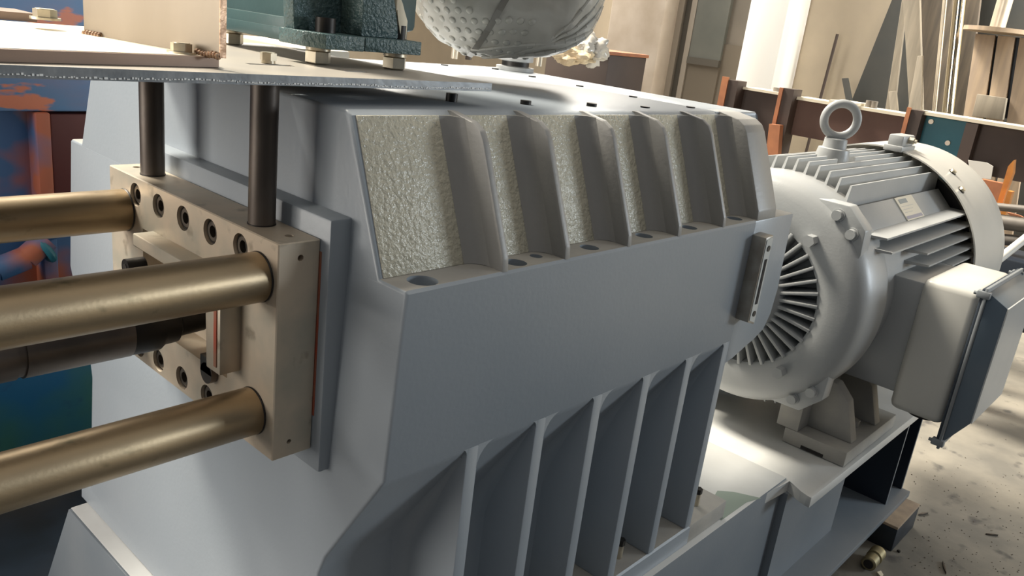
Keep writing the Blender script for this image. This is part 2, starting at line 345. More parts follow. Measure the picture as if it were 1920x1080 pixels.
# sand-cast skin panels between the upper ribs (rough casting surface, lightened for its glints, 2 mm proud)
RX = [0.832, 0.972, 1.139, 1.298, 1.464, 1.612]
RW = [0.013, 0.013, 0.012, 0.013, 0.012, 0.085]
xs = [0.662] + [a + b for a, b in zip(RX, RW)][:-1]
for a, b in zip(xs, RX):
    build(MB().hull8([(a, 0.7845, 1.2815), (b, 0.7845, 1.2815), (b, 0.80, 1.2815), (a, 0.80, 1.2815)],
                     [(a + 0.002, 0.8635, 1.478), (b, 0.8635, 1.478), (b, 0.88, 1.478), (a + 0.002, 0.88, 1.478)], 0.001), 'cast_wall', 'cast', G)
def upper_rib(x, wd, m):
    P = [(0.733, 1.279), (0.735, 1.30), (0.797, 1.452), (0.806, 1.466), (0.822, 1.476), (0.867, 1.4837), (0.90, 1.4837), (0.90, 1.279)]
    if m: P = [(mir(y), z) for y, z in P]
    mb = MB().prism(P, 'x', x, x + wd, 0.0025, 2)
    return build(mb, 'upper_rib', 'rib', G)
def fillet(x, m, side):
    # concave root fillet of a rib on the sloping wall, as a thin curved wedge
    s = -1 if side < 0 else 1
    pts = []
    R = 0.026
    for k in range(6):
        t = PI / 2 * k / 5
        pts.append((R * (1 - math.sin(t)), R * (1 - math.cos(t))))
    ring = pts + [(0, 0)]
    def pt(d, h, yb, z):
        y = yb - h
        return (x + s * d, mir(y) if m else y, z)
    A = [pt(d, h, 0.7843, 1.2816) for d, h in ring]; B = [pt(d, h, 0.8633, 1.478) for d, h in ring]
    n = len(ring)
    return A + B, [tuple(range(n))[::-1], tuple(range(n, 2 * n))] + [(i, (i + 1) % n, n + (i + 1) % n, n + i) for i in range(n)]
for m in (False, True):
    for x, wd in zip(RX, RW):
        upper_rib(x, wd, m)
    if not m:
        for x, wd in zip(RX, RW):
            v, f = fillet(x, m, -1); build(MB().poly(v, f), 'rib_fillet', 'rib', G, angle=60)
# lower ribs
LX = [0.80, 0.957, 1.112, 1.267, 1.422, 1.577]
for m in (False, True):
    for x in LX:
        P = [(0.7315, 0.54), (0.7315, 1.012), (0.88, 1.012), (0.88, 0.54)]
        if m: P = [(mir(y), z) for y, z in P]
        build(MB().prism(P, 'x', x, x + 0.026, 0.003, 2), 'lower_rib', 'paint', G)
for i, x in enumerate(LX[:-1]):
    a = x + 0.024; R = 0.042
    P = [(a - 0.002, 1.014)] + [(a + R * (1 - math.cos(PI / 2 * k / 6)), 1.012 - R * (1 - math.sin(PI / 2 * k / 6))) for k in range(7)]
    build(MB().prism(P, 'y', 0.7316, 0.80), 'pocket_corner', 'paint', G)
for i, x in enumerate(LX):
    R = 0.012
    P = [(x + 0.002, 1.014)] + [(x - R * (1 - math.cos(PI / 2 * k / 4)), 1.012 - R * (1 - math.sin(PI / 2 * k / 4))) for k in range(5)]
    build(MB().prism(P, 'y', 0.7316, 0.78), 'pocket_corner', 'paint', G)
    R = 0.035   # vertical root fillet against the wall
    P = [(x + 0.002, 0.852)] + [(x - R * (1 - math.sin(PI / 2 * k / 6)), 0.852 - R * (1 - math.cos(PI / 2 * k / 6))) for k in range(7)]
    secs = [(0.54, 0.0, 1.0), (0.795, 0.0, 1.0), (0.842, -0.016, 0.95), (0.992, -0.108, 0.25)]
    n = len(P); mb = MB(); V = []
    for z, dy, k in secs: V += [(x + 0.002 + (px_ - x - 0.002) * k, 0.853 + (py_ - 0.853) * k + dy, z) for px_, py_ in P]
    F = [tuple(range(n)), tuple(range((len(secs) - 1) * n, len(secs) * n))]
    for j in range(len(secs) - 1): F += [(j * n + i, j * n + (i + 1) % n, (j + 1) * n + (i + 1) % n, (j + 1) * n + i) for i in range(n)]
    build(mb.poly(V, F), 'rib_fillet', 'paint', G, angle=50)
# foot studs with nuts inside the pockets
for x, y in ((1.363, 0.770), (1.694, 0.772)):
    st = build(MB().cyl((x, y, 0.54), (x, y, 0.572), 0.0085, n=16), 'foot_bolt', 'zinc', G)
    build(MB().hexa((x, y, 0.5725), (x, y, 0.586), 0.010), 'nut', 'black', st)
# foot right extension (beyond last rib) and top-face cap screws
build(MB().box(1.598, 1.78, 0.7312, mir(0.7312), 0.49, 0.5395, 0.003), 'foot', 'dusty', G)
for x, y, h in ((0.921, 0.961, 0.013), (1.072, 0.938, 0.007), (1.241, 0.926, 0.006), (1.399, 0.914, 0.003), (1.578, 0.918, 0.003), (1.498, 1.60, 0.003), (1.66, 1.575, 0.003), (1.63, 1.415, 0.003), (1.604, 1.24, 0.003), (1.58, 1.068, 0.003), (0.93, 1.5, 0.006), (1.14, 1.55, 0.004), (1.33, 1.58, 0.004)):
    build(MB().cyl((x, y, 1.4835), (x, y, 1.4835 + h), 0.0095, n=18), 'cap_screw', 'black', G)
# mounting pad round the square plate
build(MB().box(0.6225, 0.66, 0.85, 1.39, 0.975, 1.347, 0.004), 'mounting_pad', 'paint', G)
build(MB().box(0.6216, 0.6224, 0.866, 0.872, 1.06, 1.30), 'sealant_bead', 'redpaint', G, label='orange red sealant bead at the plate joint')
# round filler fitting on the top face
f = at(965, 132, 'z', 1.484)
ft = build(MB().lathe([(0, 0.052), (0.010, 0.052), (0.012, 0.036), (0.024, 0.036), (0.026, 0.048), (0.040, 0.048)], (f.x, f.y, 1.484), (0, 0, 1), 32), 'filler_cap', 'motor', G, label='grey round filler cap on the gearbox top')
build(MB().cyl((f.x, f.y, 1.4965), (f.x, f.y, 1.5075), 0.0375, n=28), 'cap_groove', 'black', ft)
# low beige inspection cover on the far half of the top
build(MB().box(0.90, 1.02, 1.36, 1.62, 1.4842, 1.520, 0.003), 'inspection_cover', 'cover_b', G, label='low pale beige cover on the gearbox top behind the teal bracket')
# oil sight gauge
SG = build(MB().hull8([(1.600, 0.7313, 1.065), (1.632, 0.7313, 1.055), (1.632, 0.7313, 1.255), (1.600, 0.7313, 1.252)],
                      [(1.600, 0.700, 1.065), (1.632, 0.700, 1.055), (1.632, 0.700, 1.255), (1.600, 0.700, 1.252)], 0.0015), 'sight_gauge', 'gauge', G, label='small upright oil sight gauge on the blue-grey panel')
build(MB().hull8([(1.603, 0.701, 1.069), (1.629, 0.701, 1.060), (1.629, 0.701, 1.251), (1.603, 0.701, 1.248)],
                 [(1.603, 0.6985, 1.069), (1.629, 0.6985, 1.060), (1.629, 0.6985, 1.251), (1.603, 0.6985, 1.248)]), 'gauge_face', 'gauge_face', SG)
build(MB().box(1.611, 1.621, 0.6975, 0.699, 1.105, 1.205), 'glass_slot', 'glass', SG)
for z in (1.083, 1.228):
    build(MB().cyl((1.617, 0.6972, z), (1.617, 0.699, z), 0.0065, n=16), 'screw', 'black', SG)

# ------------------------------------------------------------------ steel block, tie bars, shaft
B = thing('die_head_block', 'thick square steel block bolted to the gearbox end face, with recessed socket screws', 'block', (0.59, 1.118, 1.007))
bx = build(MB().box(0.559, 0.6215, 0.869, 1.366, 1.007, 1.317, 0.0015, 1), 'plate_body', 'block', B)
ct = MB(); SCREW = [(y, 1.289) for y in (1.272, 1.195, 1.118, 1.040, 0.960)] + [(y, 1.032) for y in (1.272, 1.203, 1.125, 1.047, 0.965)]
for y, z in SCREW: ct.cyl((0.55, y, z), (0.571, y, z), 0.0185, n=32)
ct.cyl((0.592, 0.86, 1.295), (0.592, 0.885, 1.295), 0.0045, n=16); ct.cyl((0.585, 0.86, 1.030), (0.585, 0.885, 1.030), 0.0035, n=16)
ct.cyl((0.592, 1.34, 1.30), (0.592, 1.34, 1.33), 0.006, n=16); ct.cyl((0.593, 0.898, 1.30), (0.593, 0.898, 1.33), 0.006, n=16)
ct.box(0.55, 0.600, 0.990, 1.250, 1.085, 1.240)
cut(bx, ct)
for y, z in SCREW:
    s = build(MB().lathe([(0, 0.0155), (-0.009, 0.0155), (-0.0105, 0.0135), (-0.0105, 0.0085), (-0.003, 0.0085)], (0.5735, y, z), (1, 0, 0), 32), 'socket_screw', 'screw', B)
    build(MB().hexa((0.5700, y, z), (0.5715, y, z), 0.0084), 'hex_socket', 'hole', s)
    build(MB().torus((0.5655, y, z), (1, 0, 0), 0.0172, 0.0010, 32, 6), 'recess_ring', 'hole', s)
# raised guide frame on the block face
fr = build(MB().prism([(1.215, 1.245), (0.990, 1.245), (0.955, 1.245), (0.955, 1.110), (0.992, 1.110), (0.992, 1.225), (1.215, 1.225)], 'x', 0.528, 0.5605, 0.002), 'guide_frame', 'block', B)
build(MB().box(0.5265, 0.529, 0.962, 0.969, 1.12, 1.235), 'red_line', 'redpaint', fr)
gs = build(MB().cyl((0.500, 1.178, 1.205), (0.528, 1.178, 1.205), 0.0125, n=24).box(0.515, 0.5585, 1.165, 1.195, 1.150, 1.192), 'clamp_screw', 'black', B)
build(MB().hexa((0.4990, 1.178, 1.205), (0.5003, 1.178, 1.205), 0.006), 'hex_socket', 'hole', gs)
build(MB().cyl((0.548, 1.030, 1.080), (0.560, 1.030, 1.080), 0.016, n=20).box(0.548, 0.560, 1.014, 1.046, 1.080, 1.105), 'clevis_slot', 'shaft', B)

for y, z, lab in ((0.911, 1.262, 'thick oiled steel tie bar, the upper one nearest the camera'), (1.308, 1.256, 'thick oiled steel tie bar reaching the far upper corner of the block'),
                  (0.920, 1.064, 'thick oiled steel tie bar, the lowest in the picture'), (1.308, 1.064, 'steel tie bar hidden behind the middle bar at the far lower corner')):
    t = thing('tie_bar', lab, 'tie bar', (0.558, y, z))
    build(MB().lathe([(0, 0.0325), (-0.003, 0.0335), (-1.4, 0.0335)], (0.5585, y, z), (1, 0, 0), 64), 'bar', 'bar', t)
    build(MB().torus((0.5575, y, z), (1, 0, 0), 0.0330, 0.0013, 48, 6), 'joint_ring', 'black', t)
t = thing('drive_shaft', 'dark steel drive shaft with a ring groove, ending just short of the block', 'shaft', (0.50, 1.116, 1.135))
build(MB().lathe([(-1.3, 0.040), (-0.178, 0.040), (-0.178, 0.0375), (-0.168, 0.0375), (-0.168, 0.040), (-0.030, 0.040)], (0.50, 1.116, 1.135), (1, 0, 0), 64), 'shaft_body', 'shaft', t)
build(MB().lathe([(-0.0295, 0.039), (-0.020, 0.0395), (0.012, 0.0395), (0.020, 0.034), (0.040, 0.033), (0.045, 0.026), (0.085, 0.024)], (0.50, 1.116, 1.135), (1, 0, 0), 64), 'coupling_nose', 'black', t)

# posts under the plate
for y, lab in ((1.283, 'dark steel post standing on the block, the left one'), (0.963, 'dark steel post standing on the block, the right one')):
    t = thing('support_post', lab, 'post', (0.592, y, 1.3172))
    build(MB().cyl((0.592, y, 1.3172), (0.592, y, 1.5078), 0.0182, n=40), 'rod', 'post', t)
    build(MB().cyl((0.592, y, 1.3171), (0.592, y, 1.3185), 0.0192, n=40), 'base_shadow_ring', 'black', t)

# ------------------------------------------------------------------ grey plate on top with its fixings
t = thing('carrier_plate', 'long grey steel plate with a rough cut edge lying above the gearbox', 'plate', (0.5, 1.3, 1.508))
pl = build(MB().prism([(-0.6, 0.905), (0.948, 0.905), (0.953, 0.912), (0.862, 1.41), (-0.6, 1.41)], 'z', 1.5085, 1.520), 'plate_sheet', 'plate', t)
cut(pl, MB().box(0.605, 0.675, 1.022, 1.036, 1.50, 1.53).box(0.735, 0.778, 0.985, 0.996, 1.50, 1.53))
build(MB().prism([(-0.6, 0.9035), (0.949, 0.9035), (0.9545, 0.9105), (0.9535, 0.9122), (0.948, 0.905), (-0.6, 0.905)], 'z', 1.5080, 1.5204), 'cut_edge', 'plate_edge', t)
mb = MB(); x = 0.20
while x < 0.945:
    l = random.uniform(0.001, 0.0035); z = 1.5105 + random.uniform(-0.0006, 0.0006) + 0.0008 * math.sin(x * 30)
    mb.box(x, x + l, 0.9025, 0.9036, z, z + random.uniform(0.0006, 0.0022)); x += l + random.uniform(0.0004, 0.0028)
o = build(mb, 'burr_glint', 'bright', t); o['kind'] = 'stuff'  # burrs in plain white for the sparkle along the edge
build(MB().hexa((0.619, 1.06, 1.5005), (0.619, 1.06, 1.5083), 0.010), 'underside_nut', 'black', t)

def hexbolt(name, lab, x, y, z, r=0.012, h=0.013, wr=0.016, wh=0.003, phase=0.3, group=None, m='zinc'):
    t = thing(name, lab, 'bolt' if 'bolt' in name else 'nut', (x, y, z), group)
    hd = MB().hexa((x, y, z + wh), (x, y, z + wh + h), r, phase)
    build(hd, 'hex_head', m, t, angle=20)
    build(MB().cyl((x, y, z + wh + h), (x, y, z + wh + h + 0.0008), r * 0.80, n=24), 'head_chamfer', m, t)
    build(MB().cyl((x, y, z), (x, y, z + wh), wr, n=28), 'washer', m, t)
    return t
hexbolt('hex_bolt', 'small hex bolt on the grey plate, in front of the teal bracket', at(503, 119, 'z', 1.52).x, at(503, 119, 'z', 1.52).y, 1.5205, 0.0115, 0.0100, 0.0095, 0.004, 0.25)

# brown base strip with stainless upright
t = thing('stainless_bracket', 'stainless upright sheet welded on a brown-edged base strip at the upper left', 'bracket', (0.45, 1.1, 1.5204))
build(MB().prism([(-0.6, 0.925), (0.28, 0.925), (0.527, 0.961), (0.532, 0.975), (0.532, 1.33), (-0.6, 1.33)], 'z', 1.5206, 1.5328), 'base_strip', 'brown', t)
build(MB().prism([(-0.6, 0.93), (0.28, 0.93), (0.523, 0.966), (0.523, 1.325), (-0.6, 1.325)], 'z', 1.5329, 1.5334), 'bright_top', 'cream', t)
ua = at(158, 63, 'z', 1.5335); ub = at(412, 109, 'z', 1.5335)
u = Vector((ub.x - ua.x, ub.y - ua.y, 0)).normalized(); nn = Vector((-u.y, u.x, 0)); 
if nn.x < 0: nn = -nn
th = nn * 0.008
build(MB().hull8([(ua.x, ua.y, 1.5335), (ub.x, ub.y, 1.5335), (ub.x, ub.y, 1.90), (ua.x, ua.y, 1.90)],
                 [(ua.x + th.x, ua.y + th.y, 1.5335), (ub.x + th.x, ub.y + th.y, 1.5335), (ub.x + th.x, ub.y + th.y, 1.90), (ua.x + th.x, ua.y + th.y, 1.90)]), 'upright_sheet', 'stain', t)
mb = MB()
for k in range(8):
    p = ub - u * (0.003 + 0.005 * k); mb.torus((p.x - 0.001, p.y - 0.002, 1.5355 + 0.001 * math.sin(k)), u, 0.0022, 0.0024, 12, 8)
build(mb, 'weld_bead', 'weld', t); mb = MB()
for k in range(6):
    p = ua + u * (0.002 + 0.006 * k); mb.torus((p.x - 0.001, p.y - 0.002, 1.5345), u, 0.002, 0.0026, 12, 8)
o = build(mb, 'weld_bead', 'weld', t)
build(MB().hull8([tuple(ub - th * 0.1), tuple(ub + th * 1.1), tuple(ub + th * 1.1 + u * 0.0012), tuple(ub - th * 0.1 + u * 0.0012)],
                 [tuple((ub - th * 0.1) + Vector((0, 0, 0.36))), tuple(ub + th * 1.1 + Vector((0, 0, 0.36))), tuple(ub + th * 1.1 + u * 0.0012 + Vector((0, 0, 0.36))), tuple(ub - th * 0.1 + u * 0.0012 + Vector((0, 0, 0.36)))]), 'sheet_edge', 'weld', t)
p = at(85, 39, 'z', 1.5336)
build(MB().prism([(-0.6, p.y - 0.045), (ua.x - 0.004, p.y - 0.045), (ua.x - 0.004, p.y + 0.045), (-0.6, p.y + 0.045)], 'z', 1.5337, 1.5450), 'foot_strip', 'brown', t)
p = at(85, 37, 'z', 1.545)
hexbolt('hex_bolt', 'bright hex bolt with washer at the upper left corner of the picture', p.x, p.y, 1.5452, 0.0145, 0.010, 0.0185, 0.003, 0.6)
p = at(337, 99, 'z', 1.533)
hexbolt('hex_bolt', 'hex bolt with washer at the foot of the stainless upright', p.x - 0.002, p.y - 0.008, 1.5335, 0.0125, 0.0095, 0.0165, 0.002, 0.35)

# ------------------------------------------------------------------ teal cast bracket on nuts
t = thing('teal_bearing_bracket', 'teal painted cast bracket standing on hex nuts above the grey plate', 'bracket', (0.80, 1.2, 1.545))
Z0, Z1 = 1.5455, 1.5665
build(MB().prism([(0.712, 1.062), (0.726, 1.026), (0.7955, 1.026), (0.7955, 1.125), (0.712, 1.125)], 'z', Z0, Z1, 0.0015), 'foot_flange', 'teal_cast', t)
build(MB().prism([(0.797, 1.026), (0.904, 1.022), (0.906, 1.125), (0.797, 1.125)], 'z', Z0 + 0.0005, Z1, 0.0015), 'foot_flange', 'teal_cast', t)
build(MB().box(0.735, 0.90, 1.126, 1.40, Z0, Z1 - 0.002, 0.002), 'foot_flange', 'teal', t)
build(MB().box(0.748, 0.760, 1.12, 1.42, 1.560, 1.90), 'web', 'teal', t)
build(MB().box(0.736, 0.7475, 1.395, 1.42, 1.545, 1.90, 0.002).box(0.736, 0.7475, 1.125, 1.395, 1.545, 1.580, 0.002), 'web_border', 'teal', t)
build(MB().prism([(1.100, 1.5665), (1.128, 1.5665), (1.165, 1.90), (1.150, 1.90)], 'x', 0.722, 0.90, 0.002), 'side_wall', 'teal_cast', t)
build(MB().prism([(0.805, 1.5665), (0.880, 1.5665), (0.872, 1.60), (0.855, 1.64), (0.850, 1.90), (0.805, 1.90)], 'y', 1.048, 1.102, 0.003), 'cast_rib', 'teal_cast', t)
build(MB().prism([(0.880, 1.5665), (0.893, 1.5665), (0.893, 1.595), (0.880, 1.62), (0.868, 1.64), (0.868, 1.61), (0.874, 1.60)], 'y', 1.046, 1.10, 0.002), 'rib_edge', 'cream', t)
build(MB().cyl((0.757, 1.072, Z1), (0.757, 1.072, Z1 + 0.021), 0.0150, n=24), 'bolt_head', 'black', t)
build(MB().cyl((0.885, 1.060, Z1), (0.885, 1.060, Z1 + 0.021), 0.0150, n=24), 'bolt_head', 'black', t)
build(MB().box(0.90, 0.985, 1.13, 1.33, 1.575, 1.95, 0.01), 'rear_housing', 'teal', t)
for (px, py, lab) in ((603, 121, 'large zinc nut under the near left corner of the teal bracket'), (746, 131, 'large zinc nut under the near right corner of the teal bracket'), (440, 84, 'large zinc nut under the far left corner of the teal bracket')):
    p = at(px, py, 'z', 1.5205)
    n_ = thing('hex_nut', lab, 'nut', (p.x, p.y + 0.010, 1.5206))
    q = (p.x, p.y + 0.010)
    mb = MB(); mb.lathe([(0, 0.0165), (0.002, 0.0195), (0.0175, 0.0195), (0.0195, 0.0165)], (q[0], q[1], 1.5207), (0, 0, 1), 6)
    build(mb, 'nut_body', 'zinc', n_, angle=20)
    build(MB().cyl((q[0], q[1], 1.5403), (q[0], q[1], 1.5452), 0.0185, n=28), 'washer', 'zinc', n_)

# ------------------------------------------------------------------ bubble-wrapped unit
wc = CAM + ray(956, -95) * 1.72
WR = Vector((0.206, 0.206, 0.213))
def sq(d, p=3.0):
    u_ = Vector((RIGHT[0], RIGHT[1], 0)).normalized(); a = abs(d.dot(u_)); b = abs(d.z); c = abs(d.dot(Vector((-u_.y, u_.x, 0))))
    return 1.0 / ((a ** p + b ** p + c ** p) ** (1 / p))
def blob(c, R, sub, seed, amp, bubbles):
    bm = bmesh.new(); bmesh.ops.create_icosphere(bm, subdivisions=sub, radius=1.0)
    for v in bm.verts:
        d = v.co.normalized()
        k = 1 + amp * noise.noise(d * 1.7 + Vector((seed, 0, 0))) + amp * 0.3 * noise.noise(d * 7 + Vector((0, seed, 0)))
        if bubbles: k = sq(d) * k
        v.co = Vector((c[0] + d.x * R[0] * k, c[1] + d.y * R[1] * k, c[2] + d.z * R[2] * k))
    m = MB(); m.bm.free(); m.bm = bm
    return m
t = thing('wrapped_pump', 'rounded unit packed in bubble wrap and clear film standing on the gearbox top', 'wrapped unit', (wc.x, wc.y, 1.4845))
build(blob(wc, WR, 6, 3.0, 0.07, True), 'film_wrap', 'film', t, angle=180)
# bubbles: small domes on a grid over the camera-facing side
mb = MB()
bump_src = []
fwd = (CAM - wc).normalized(); rt = Vector(RIGHT); up = fwd.cross(rt) * -1
for i in range(-3, 14):
    for j in range(-14, 3):
        a = -0.98 + 0.052 * i * 1.9 + (0.05 if j % 2 else 0); b = -0.98 + 0.085 * (j + 14)
        rr = a * a + b * b
        if rr > 0.97 or a > 0.12 + b * -0.25 or rr < 0.30: continue
        d = (rt * a + Vector((0, 0, 1)) * b + fwd * math.sqrt(max(0.0, 1 - rr))).normalized()
        k = sq(d) * (1 + 0.07 * noise.noise(d * 1.7 + Vector((3.0, 0, 0))) + 0.021 * noise.noise(d * 7 + Vector((0, 3.0, 0))))
        p = Vector((wc.x + d.x * WR[0] * k, wc.y + d.y * WR[1] * k, wc.z + d.z * WR[2] * k))
        mb.lathe([(-0.002, 0.0078), (0.0008, 0.0072), (0.0020, 0.0048), (0.0026, 0.001)], p, d, 12)
o = build(mb, 'bubble_sheet', 'wrap', t, angle=60); o['kind'] = 'stuff'
# folds of film wrapped round the lower right, and a dark tape band
for s, (a0, a1, tilt) in enumerate(((-0.15, 0.85, 0.55), (-0.05, 0.95, 0.40), (0.05, 0.95, 0.70), (-0.25, 0.7, 0.25), (0.2, 0.98, 0.9))):
    pts = []
    for k in range(15):
        a = a0 + (a1 - a0) * k / 14; b = -0.93 + tilt * (k / 14) ** 1.3 + 0.12 * s * 0.3
        rr = a * a + b * b
        if rr > 0.98: q = math.sqrt(0.98 / rr); a *= q; b *= q; rr = 0.98
        d = (rt * a + Vector((0, 0, 1)) * b + fwd * math.sqrt(1 - rr)).normalized()
        kk = sq(d) * (1.0 + 0.07 * noise.noise(d * 1.7 + Vector((3.0, 0, 0))))
        pts.append(Vector((wc.x + d.x * WR[0] * kk, wc.y + d.y * WR[1] * kk, wc.z + d.z * WR[2] * kk)))
    build(MB().tube(pts, 0.0035 + 0.001 * (s % 2), 8), 'film_fold', 'film', t)
pts = []
for k in range(16):
    a = -0.28 + 0.62 * k / 15; b = -0.93 + 1.15 * (k / 15)
    d = (rt * a + Vector((0, 0, 1)) * b + fwd * math.sqrt(max(0.0, 1 - a * a - b * b))).normalized()
    kk = sq(d) * (1.006 + 0.07 * noise.noise(d * 1.7 + Vector((3.0, 0, 0))))
    pts.append((Vector((wc.x + d.x * WR[0] * kk, wc.y + d.y * WR[1] * kk, wc.z + d.z * WR[2] * kk)), d))
mb = MB(); 
for (p, d), (q, e) in zip(pts[:-1], pts[1:]):
    s = (q - p).cross(d).normalized() * 0.006
    mb.hull8([p - s, p + s, p + s + d * 0.002, p - s + d * 0.002], [q - s, q + s, q + s + e * 0.002, q - s + e * 0.002])
build(mb, 'tape_band', 'tape', t)
for px, py, h in ((852, 104, 0.06), (878, 106, 0.06), (1010, 118, 0.06)):
    p = at(px, py + 6, 'z', 1.4845)
    build(MB().cyl((p.x, p.y, 1.4845), (p.x, p.y, 1.56), 0.010, n=16), 'support_foot', 'rod' if px != 878 else 'post', t)
p = at(1068, 118, 'z', 1.49)
build(blob(Vector((p.x + 0.02, p.y + 0.01, 1.518)), Vector((0.065, 0.085, 0.032)), 4, 9.0, 0.7, False), 'crumpled_wrap', 'paper', t, angle=60, label='crumpled film and paper bunched under the wrapped unit')
p = at(1100, 100, 'z', 1.53)
build(blob(Vector((p.x + 0.02, p.y, 1.545)), Vector((0.055, 0.06, 0.05)), 4, 4.0, 0.7, False), 'crumpled_wrap', 'film', t, angle=60)

# ------------------------------------------------------------------ machine base
t = thing('machine_base', 'grey fabricated steel base with bed plate, bottom flange and gussets under gearbox and motor', 'machine base', (0.6, YC, 0.1))
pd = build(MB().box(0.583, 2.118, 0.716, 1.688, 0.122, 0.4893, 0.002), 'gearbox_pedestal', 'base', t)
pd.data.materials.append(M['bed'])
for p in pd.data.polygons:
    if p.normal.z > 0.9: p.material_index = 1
mb = MB().prism([(1.30, 0.122), (1.30, 0.4880), (1.686, 0.4880), (1.90, 0.122)], 'x', 0.5785, 0.584, 0.001)
build(mb, 'end_gusset', 'base', t)
mb = MB().prism([(1.95, 0.72), (2.118, 0.706), (2.105, 0.685), (2.092, 0.662), (2.084, 0.640), (2.082, 0.626), (3.12, 0.620), (3.12, mir(0.62)), (1.95, mir(0.62))], 'z', 0.452, 0.484, 0.001)
build(mb, 'bed_plate', 'bed', t)
build(MB().box(2.10, 2.60, 0.695, mir(0.695), 0.12, 0.452), 'web', 'base', t)
build(MB().box(0.60, 3.12, 0.600, mir(0.600), 0.100, 0.122, 0.001), 'bottom_flange', 'base', t)
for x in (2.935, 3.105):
    build(MB().box(x, x + 0.012, 0.630, 1.0, 0.122, 0.452), 'gusset', 'deep', t)  # faces coloured blue-black in place of the shade under the bed
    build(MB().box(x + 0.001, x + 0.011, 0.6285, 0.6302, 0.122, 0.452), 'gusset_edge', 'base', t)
build(MB().box(2.60, 3.12, 1.0, 1.02, 0.122, 0.452), 'inner_web', 'deep', t)  # back of the hollow, its shade put into the colour
build(MB().poly([tuple(at(px, py, 'z', 0.4896)) for px, py in ((1330, 946), (1345, 920), (1375, 922), (1428, 934), (1400, 942), (1352, 976))], [tuple(range(6))]), 'paint_patch', 'oilpaint', t)
# timber packing and loose steel pieces
t = thing('packing_block', 'timber block under the end of the machine base, its shaded sides coloured black', 'block', (2.98, 0.66, 0))
build(MB().box(2.86, 3.10, 0.552, 0.78, 0.0, 0.088, 0.003), 'shaded_body', 'near_black', t)  # timber sides coloured black in place of their shadow
build(MB().box(2.86, 3.10, 0.552, 0.78, 0.0882, 0.0995, 0.002), 'timber_top', 'wood', t)
t = thing('pipe_stub', 'short brass-coloured threaded pipe stub lying beside the timber block', 'pipe fitting', (2.77, 0.575, 0))
p0 = at(1628, 1058, 'z', 0.028); p1 = at(1662, 1018, 'z', 0.028); d = (p1 - p0).normalized()
build(MB().lathe([(0, 0.020), (0.003, 0.024), (0.045, 0.024), (0.046, 0.020), (0.054, 0.020), (0.055, 0.026), (0.100, 0.026), (0.103, 0.023)], p0, d, 28), 'stub', mat('brass_fitting', (0.36, 0.30, 0.16), 0.45, 0.6, col2=(0.22, 0.2, 0.13), nscale=30), t)
build(MB().cyl(p0 - d * 0.001, p0 + d * 0.0005, 0.016, n=20), 'bore', 'hole', t)

# ------------------------------------------------------------------ electric motor
MY, MZ = 0.9955, 0.95
T = thing('electric_motor', 'large grey finned electric motor with side terminal box behind the gearbox', 'motor', (2.6, MY, 0.485))
AX = (1, 0, 0)
build(MB().lathe([(2.42, 0.33), (2.36, 0.346), (2.30, 0.347), (2.255, 0.345), (2.225, 0.337), (2.208, 0.322), (2.198, 0.295), (2.192, 0.255), (2.192, 0.228), (2.198, 0.217), (2.22, 0.212), (2.245, 0.208), (2.255, 0.09), (2.25, 0.05)], (0, MY, MZ), AX, 96), 'end_shield', 'motor', T)
build(MB().lathe([(1.80, 0.115), (2.16, 0.115), (2.18, 0.125), (2.25, 0.125)], (0, MY, MZ), AX, 48), 'coupling_hub', 'motor', T)
for k in range(38):
    th_ = 2 * PI * (k + 0.5) / 38; c_, s_ = math.cos(th_), math.sin(th_)
    if c_ > 0.75: continue
    tn = Vector((0, -s_, c_)) * 0.0045; rv = Vector((0, c_, s_)); o0 = Vector((0, MY, MZ))
    A = [o0 + rv * 0.115 + tn * 1.6 + Vector((2.252, 0, 0)), o0 + rv * 0.115 - tn * 1.6 + Vector((2.252, 0, 0)), o0 + rv * 0.115 - tn + Vector((2.170, 0, 0)), o0 + rv * 0.115 + tn + Vector((2.170, 0, 0))]
    Bq = [o0 + rv * 0.212 + tn * 1.6 + Vector((2.248, 0, 0)), o0 + rv * 0.212 - tn * 1.6 + Vector((2.248, 0, 0)), o0 + rv * 0.224 - tn + Vector((2.188, 0, 0)), o0 + rv * 0.224 + tn + Vector((2.188, 0, 0))]
    build(MB().hull8(A, Bq, 0.0015), 'shield_rib', 'motor', T)
build(MB().lathe([(2.33, 0.322), (3.17, 0.322)], (0, MY, MZ), AX, 96), 'frame_barrel', 'motor', T)
def fin(P2, sgn_y, sgn_z):
    pass
for i in range(12):
    y = 0.819 + i * 0.0333
    if y > 1.19: break
    top = math.sqrt(max(0.381 ** 2 - (y - MY) ** 2, 0)); bot = math.sqrt(0.322 ** 2 - (y - MY) ** 2) - 0.01
    a = 0.0028; x1 = 3.16
    x0, x0b = 2.350, 2.318
    broken = abs(y - MY) < 0.05
    segs = [(x0, x1)] if not broken else [(x0, 2.555), (2.70, x1)]
    mb = MB()
    for k, (xa, xb) in enumerate(segs):
        xf = x0b if k == 0 else xa
        mb.hull8([(xf, y - a * 2, MZ + bot), (xb, y - a * 2, MZ + bot), (xb, y + a * 2, MZ + bot), (xf, y + a * 2, MZ + bot)],
                 [(xa, y - a, MZ + top), (xb, y - a, MZ + top), (xb, y + a, MZ + top), (xa, y + a, MZ + top)])
    build(mb, 'top_fin', 'motor', T)
    build(MB().hull8([(x0b, y - a * 2, MZ - bot), (x1, y - a * 2, MZ - bot), (x1, y + a * 2, MZ - bot), (x0b, y + a * 2, MZ - bot)],
                     [(x0, y - a, MZ - top), (x1, y - a, MZ - top), (x1, y + a, MZ - top), (x0, y + a, MZ - top)]), 'bottom_fin', 'motor', T)
